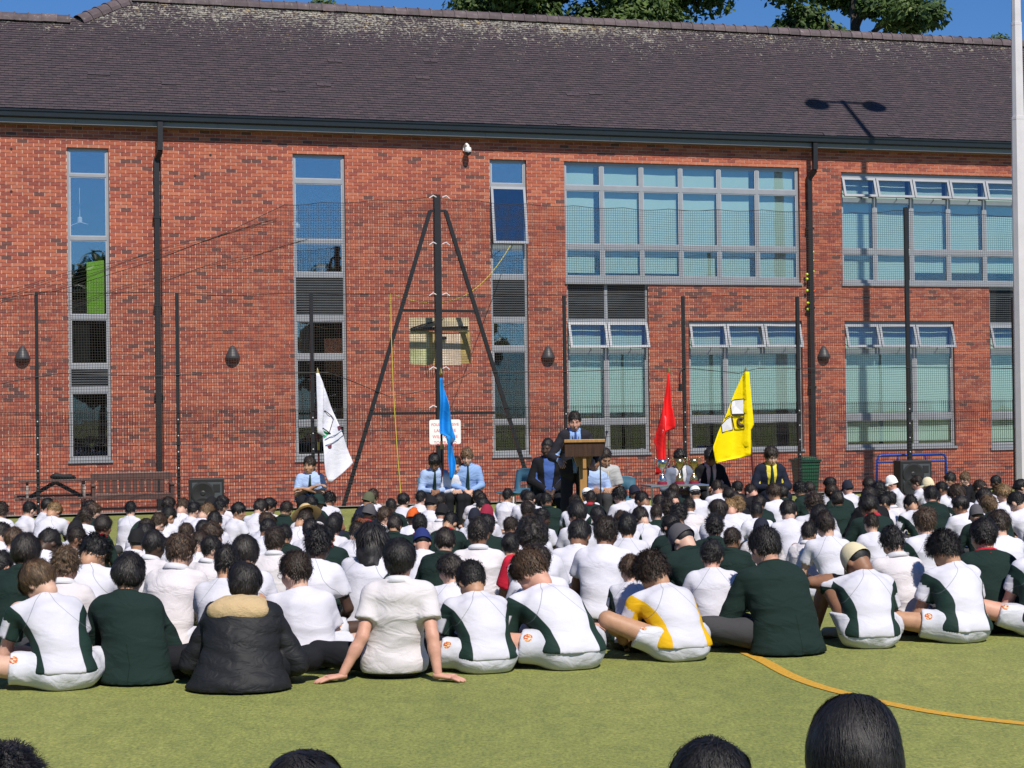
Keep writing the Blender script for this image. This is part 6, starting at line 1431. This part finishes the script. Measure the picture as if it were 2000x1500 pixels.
# ---- flags
def flag(name, tip, foot, rows, folds_, mat, label, prints=(), dv=-.25):
    SV = stage_v(tip[0]); p = stage_pt(*tip); q0 = stage_pt(*foot); root = empty(name, (q0[0] , q0[1], SZ), 0, label, 'flag', 'house flags on poles'); base = np.array([q0[0], q0[1], SZ])
    def S(x, y, off=0.0):
        v = SV + dv; u, z = on_plane(x, y, FO, v); d = folds_(x, y); return fpt(u, v - d - off, z) - base
    mb = MB(); ys = [r[0] for r in rows]; Ls = [r[1] for r in rows]; Rs = [r[2] for r in rows]; ny, nx = 34, 18; yy = np.linspace(ys[0], ys[-1], ny); V = []
    for y in yy:
        l = np.interp(y, ys, Ls); r = np.interp(y, ys, Rs)
        for k in range(nx): V.append(S(l + (r - l) * k / (nx - 1), y))
    o = mb.add(V, [(i * nx + k, (i + 1) * nx + k, (i + 1) * nx + k + 1, i * nx + k + 1) for i in range(ny - 1) for k in range(nx - 1)]).build('cloth', mat, root, smooth=True); o.modifiers.new('solid', 'SOLIDIFY').thickness = .004
    tipw = np.array(stage_pt(*tip)) - base; tipw = np.array(tipw); footw = np.array([0, 0, 0.])
    po = MB().tube([tuple(footw), tuple(tipw * .97)], .016, 8).build('pole', 'pole_red', root); d = tipw / vlen(tipw)
    MB().tube([tuple(tipw * .5), tuple(tipw * .5 + d * .12)], .018, 8).build('ferrule', 'brass', po); MB().tube([tuple(tipw * .955), tuple(tipw * .965), tuple(tipw * .985), tuple(tipw)], [.016, .03, .016, .002], 8).build('finial', 'brass', po)
    for j, (kind, pts, m, w) in enumerate(prints):
        if kind == 'fill': 
            c = np.mean(np.array(pts), 0); P = [S(x, y, .006 + .001 * j) for x, y in pts]; cc = S(c[0], c[1], .006 + .001 * j); n = len(P)
            MB().add(P + [cc], [(i, (i + 1) % n, n) for i in range(n)]).build('emblem', m, root)
        else: MB().tube([S(x, y, .009) for x, y in pts], w, 4).build('emblem', m, root)
    return root
cloth('flag_white', (.74, .74, .84), rough=.7, fold=.3); cloth('flag_blue', (.01, .22, .62), rough=.7, fold=.3); cloth('flag_red', (.78, .018, .02), rough=.7, fold=.3); cloth('flag_yellow', (.86, .66, .0), rough=.7, fold=.3); plain('print_dark', (.05, .04, .04), .8); plain('print_brown', (.10, .065, .03), .8); plain('print_white', (.70, .71, .76), .8, 0, .03, 3); plain('print_green', (.03, .35, .14), .8); plain('print_maroon', (.16, .03, .06), .8); plain('print_pink', (.78, .35, .42), .8, 0, .5, 40); plain('print_slate', (.04, .10, .19), .8)
def arcpts(cx, cy, r, a0, a1, n=14, ry=None): return [(cx + r * math.cos(R(a0 + (a1 - a0) * i / n)), cy + (ry or r) * math.sin(R(a0 + (a1 - a0) * i / n))) for i in range(n + 1)]
zz = lambda o, x, y: [(o[0] + a / 5., o[1] + b / 5.) for a, b in zip(x, y)]
flag('house_flag', (620, 718), (624, 1010), [(729, 617, 622), (790, 617.5, 646), (847, 618.5, 668), (849, 630, 669), (905, 633, 690.5), (926, 636, 666), (942, 643, 648)], lambda x, y: .03 * math.sin((x - 618) * .16) + (.05 if x < 630 and y < 848 else 0) * 1 + .02 * math.sin(x * .1 + y * .05), 'flag_white', 'white flag with green shield emblem beside the boy with folded arms',
     [('line', zz((560, 700), (350, 370, 440, 460, 420), (520, 510, 560, 590, 720)), 'print_dark', .007), ('line', zz((560, 700), (345, 430), (680, 735)), 'print_dark', .009), ('fill', zz((560, 700), (358, 430, 405, 360), (700, 738, 745, 780)), 'print_green', 0), ('line', zz((560, 700), (370, 420, 480, 540), (795, 770, 745, 700)), 'print_slate', .005), ('line', zz((560, 700), (375, 440, 500, 545), (850, 830, 790, 750)), 'print_slate', .005), ('fill', zz((560, 700), (395, 440, 438, 410), (850, 838, 875, 878)), 'print_maroon', 0), ('fill', zz((560, 700), (490, 515, 522, 500), (665, 655, 695, 700)), 'print_maroon', 0)])
flag('house_flag', (861, 718), (864, 1010), [(738, 858, 865), (806, 858, 878.5), (848, 858, 888), (852, 870, 889), (862, 872, 889), (866, 873, 884), (905, 875, 890), (930, 877, 886), (937, 880, 883)], lambda x, y: .045 * math.sin((x - 858) * .32 + y * .01) + .02 * math.sin(y * .09), 'flag_blue', 'light blue flag hanging in front of the warning sign', [('fill', [(873, 856), (886, 855), (888, 862), (873, 866)], 'print_slate', 0)])
flag('house_flag', (1306, 716), (1306, 1010), [(728, 1303, 1309), (791, 1294, 1312), (836, 1285, 1316.5), (840, 1284, 1303.5), (863, 1280, 1304), (872, 1284, 1303.5), (899, 1284, 1303), (917, 1282, 1299), (927, 1281, 1284)], lambda x, y: .05 * math.sin((x - 1280) * .3 + y * .012) + .02 * math.sin(y * .07), 'flag_red', 'red flag with pink crest hanging beside the trophy table', [('fill', [(1296, 811), (1302, 816), (1301.5, 845), (1291, 846)], 'print_pink', 0)])
Yo = lambda *p: [(1360 + a / 5.555, 710 + b / 5.555) for a, b in p]
flag('house_flag', (1456, 716), (1478, 1010), [(726, 1454, 1461), (782, 1432, 1464), (822, 1414, 1467), (833, 1409, 1468), (835, 1408, 1461.5), (874, 1390, 1461), (891, 1395, 1461), (897, 1397, 1430), (904, 1399, 1402)], lambda x, y: .05 * math.sin((x - 1390) * .07 + y * .01) + (.06 if x > 1453 else 0) + .015 * math.sin(x * .2), 'flag_yellow', 'yellow flag with white quartered shield behind the boy in black jacket',
     [('fill', Yo((395, 410), (430, 392), (515, 382), (515, 545), (400, 550), (385, 470)), 'print_white', 0), ('line', Yo((395, 410), (430, 392), (515, 382), (515, 545), (400, 550), (385, 470), (395, 410)), 'print_dark', .006), ('fill', Yo((275, 665), (330, 605), (392, 575), (410, 718), (290, 748)), 'print_white', 0), ('line', Yo((275, 665), (330, 605), (392, 575), (410, 718), (290, 748), (275, 665)), 'print_dark', .006), ('line', Yo((400, 568), (512, 552), (510, 712), (428, 714), (400, 568)), 'print_dark', .006), ('line', Yo(*arcpts(490, 633, 28, 60, 300, 14, 38)), 'print_brown', .026), ('fill', Yo((330, 560), (378, 490), (382, 560), (318, 590)), 'flag_yellow', 0), ('line', Yo((380, 485), (382, 560), (318, 590)), 'print_dark', .006)])
# ---- trophy table
tpx = stage_pt(1310, 945); TA = empty('trophy_table', (tpx[0], tpx[1] - .55, SZ), TH, 'folding table with silver rail legs carrying three trophies', 'table'); th_ = stage_pt(1310, 940)[2] - SZ - .02
plain('chrome', (.62, .63, .66), .15, .95, .04); plain('silver', (.75, .74, .70), .18, 1.0, .05); plain('gilt', (.55, .43, .18), .22, .95, .1); plain('trophy_base', (.25, .02, .05), .4)
MB().box(-.42, .42, -.22, .22, th_ - .025, th_).build('table_top', 'fascia_grey', TA); MB().tube([(-.43, -.23, th_ - .012), (.43, -.23, th_ - .012)], .014, 8).build('rail', 'chrome', TA)
for sx in (-.42, -.1, .42): MB().tube([(sx, -.22, th_ - .02), (sx, -.22, 0)], .016, 8).build('leg', 'chrome', TA)
for sx in (-.42, .42): MB().tube([(sx, .2, th_ - .03), (sx, .2, 0)], .016, 8).build('leg', 'chrome', TA)
for dx, mat, s, lab in ((-.18, 'silver', 1.0, 'silver cup trophy standing at the left of the trophy table'), (.08, 'gilt', 1.05, 'gilt two-handled trophy in the middle of the trophy table'), (.30, 'gilt', 1.0, 'gilt two-handled trophy at the right of the trophy table')):
    c = np.array(TA.location) + T * dx + np.array([0, 0, th_]); tr = empty('trophy', tuple(c), TH, lab, 'trophy', 'trophies on the table'); 
    MB().lathe([(.07 * s, 0), (.07 * s, .035), (.06 * s, .04)], (0, 0, 0), 18).build('plinth', 'trophy_base', tr)
    MB().lathe([(.055, .04), (.058, .06), (.05, .10), (.03, .13), (.012, .15), (.012, .19), (.03, .215), (.06, .25), (.072, .31), (.068, .36), (.062, .36), (.05, .26), (.01, .23)], (0, 0, 0), 20).build('cup', mat, tr, smooth=True)
    for s2 in (-1, 1): MB().tube([(s2 * .05, 0, .25), (s2 * .10, 0, .28), (s2 * .115, 0, .34), (s2 * .095, 0, .375), (s2 * .066, 0, .345)], .007, 6).build('handle', mat, tr, smooth=True)
# ---- loudspeakers
plain('speaker_black', (.012, .012, .014), .55); plain('speaker_grille', (.05, .06, .07), .6, 0, .1, 60)
def loudspeaker(px, ytop, w, h, label, v=-1.6, yaw=.12, gz=None):
    u, z = on_plane(px, ytop, FO, v); gz = FENCEZ + .02 if gz is None else gz; h = z - gz; r = empty('loudspeaker', tuple(fpt(u, v, gz)), TH - yaw, label, 'loudspeaker', 'black loudspeakers'); b = r
    MB().box(-w / 2, w / 2, -.18, .2, 0, h).build('cabinet', 'speaker_black', r, bevel=.012); MB().box(-w / 2 + .06, w / 2 - .04, -.19, -.181, .06, h - .07).build('grille', 'speaker_grille', r, bevel=.004)
    MB().lathe([(.20 * w / .6, 0), (.20 * w / .6, -.012), (.17 * w / .6, -.016), (.05, .0), (.03, -.01)], (-.06, -.19, h * .62), 26, 'y').build('woofer', 'speaker_black', r, smooth=False); MB().lathe([(.20 * w / .6, 0), (.20 * w / .6, -.012), (.17 * w / .6, -.016), (.05, .0), (.03, -.01)], (-.06, -.19, h * .24), 26, 'y').build('woofer', 'speaker_black', r)
    MB().box(w / 2 - .19, w / 2 - .07, -.20, -.188, h - .24, h - .10).build('horn', 'speaker_black', r, bevel=.003)
loudspeaker(403, 934, .62, .7, 'black loudspeaker box standing beside the brown bench at left')
loudspeaker(1782, 899, .66, .8, 'black loudspeaker standing in front of the blue rail at right')
# ---- bench and picnic table behind the fence
bu, bz = on_plane(258, 925, WO, -1.1); BE = empty('garden_bench', tuple(wpt(bu, -1.1, PATHZ)), TH, 'dark brown slatted garden bench against the brick wall', 'bench'); hb = bz - PATHZ; bw = .80
MB().box(-bw, bw, .18, .22, hb - .14, hb + .02).build('top_rail', 'bench_brown', BE, bevel=.008)
for k in range(10): x = -bw + .17 + k * (2 * bw - .34) / 9; MB().box(x - .048, x + .048, .19, .215, .46, hb - .13).build('slat', 'bench_brown', BE, bevel=.004)
for k in range(4): MB().box(-bw, bw, -.28 + k * .115, -.18 + k * .115, .42, .45).build('slat', 'bench_brown', BE, bevel=.004)
MB().box(-bw, bw, -.30, -.27, .33, .42).build('apron', 'bench_brown', BE); MB().box(-bw + .05, bw - .05, -.06, -.02, .12, .17).build('stretcher', 'bench_brown', BE)
for s in (-1, 1):
    MB().box(s * bw - .035, s * bw + .035, -.31, -.24, 0, .62).build('leg', 'bench_brown', BE); MB().box(s * bw - .035, s * bw + .035, .16, .23, 0, hb).build('leg', 'bench_brown', BE); MB().box(s * bw - .045, s * bw + .045, -.34, .2, .62, .66).build('arm_rest', 'bench_brown', BE, bevel=.006)
pu, pz = on_plane(108, 936, WO, -1.6); PI = empty('picnic_table', tuple(wpt(pu, -1.6, PATHZ)), TH, 'dark brown picnic table with attached seats left of the bench', 'picnic table'); hp = pz - PATHZ
for k in range(5): MB().box(-.72, .72, -.35 + k * .145, -.22 + k * .145, hp - .04, hp).build('plank', 'bench_brown', PI, bevel=.004)
for s in (-1, 1):
    for q in (0, 1): y = s * (.62 + q * .14); MB().box(-.80, .80, y - .06, y + .06, .42, .46).build('plank', 'bench_brown', PI, bevel=.004)
    for x in (-.55, .55): MB().bar((x, s * .2, hp - .05), (x, s * .68, .0), .05, .10).build('leg', 'bench_brown', PI)
for x in (-.55, .55): MB().box(x - .02, x + .02, -.74, .74, .33, .415).build('cross_beam', 'bench_brown', PI); MB().bar((0, 0, hp - .06), (x, 0, .42), .06, .08).build('brace', 'black_steel', PI)
bgp = wpt(pu + .1, -1.75, PATHZ + hp); m = MB(); m.tube([(-.2, 0, .05), (-.1, .02, .07), (.05, 0, .05), (.2, .02, .05), (.3, 0, .02)], [.03, .07, .055, .06, .02], 10); bo = m.build('bag', 'coat_black', None, True); bo.location = bgp; bo.rotation_euler.z = TH; tag(bo, 'black bag lying on the picnic table', 'bag')
# ---- wheelie bin and blue rail
plain('bin_green', (.02, .10, .055), .35, 0, .1, 6)
u, z = on_plane(1573, 892, FO, .55); BI = empty('wheelie_bin', tuple(fpt(u, .55, FENCEZ - .3)), TH, 'dark green wheelie bin behind the fence by the downpipe', 'bin'); BI.scale = (.82, .82, 1); hb2 = z - FENCEZ + .3
MB().add([(-.2, -.22, .08), (.2, -.22, .08), (.2, .22, .08), (-.2, .22, .08), (-.27, -.30, hb2 - .1), (.27, -.30, hb2 - .1), (.27, .30, hb2 - .1), (-.27, .30, hb2 - .1)], [(3, 2, 1, 0), (4, 5, 6, 7), (0, 1, 5, 4), (1, 2, 6, 5), (2, 3, 7, 6), (3, 0, 4, 7)]).build('body', 'bin_green', BI, bevel=.01)
MB().box(-.30, .30, -.34, .33, hb2 - .10, hb2 - .05).build('rim', 'bin_green', BI, bevel=.012); MB().lathe([(.30, 0), (.28, .03), (.15, .055), (.01, .06)], (0, 0, hb2 - .05), 20, sy=1.1).build('lid', 'bin_green', BI, smooth=True); MB().tube([(-.25, .36, hb2 - .09), (.25, .36, hb2 - .09)], .018, 8).build('handle', 'bin_green', BI)
for s in (-1, 1): MB().tube([(s * .2, .26, .1), (s * .25, .26, .1)], .1, 14).build('wheel', 'black_steel', BI)
plain('rail_blue', (.02, .085, .50), .35)
a = on_plane(1713, 890, FO, .25); b = on_plane(1847, 889, FO, .25); RA = empty('goal_rail', tuple(fpt((a[0] + b[0]) / 2, .25, FENCEZ - .05)), TH, 'bright blue tubular rail standing by the fence at right', 'rail'); hr = a[1] - FENCEZ + .05; wr = (b[0] - a[0]) / 2
MB().tube([(-wr - .02, 0, 0), (-wr, 0, hr - .1), (-wr + .03, 0, hr - .02), (-wr + .1, 0, hr), (wr - .1, 0, hr), (wr - .03, 0, hr - .02), (wr, 0, hr - .1), (wr + .02, 0, 0)], .028, 10).build('frame', 'rail_blue', RA, smooth=True)
MB().tube([(-wr, 0, hr - .14), (wr, 0, hr - .14)], .02, 8).build('bar', 'rail_blue', RA)
for s in (-1, 1): MB().tube([(s * wr * .42, 0, hr - .14), (s * wr * .40, 0, hr - .04), (s * wr * .36, 0, hr)], .018, 8).build('upright', 'rail_blue', RA)
# hanging lead and plug on a fence post
a = fence(1332, 738, -.08); cb = MB().tube([tuple(fpt(a[0] + dx, -.08, a[1] + dz)) for dx, dz in ((.03, .2), (-.04, .12), (-.06, 0), (-.05, -.1), (-.04, -.14))], .012, 6); cb.tube([tuple(fpt(a[0] - .04, -.08, a[1] - .12)), tuple(fpt(a[0] - .04, -.08, a[1] - .27))], .035, 8); tag(cb.build('hanging_lead', 'black_steel'), 'black cable and connector hanging on a fence post beside red flag', 'cable')
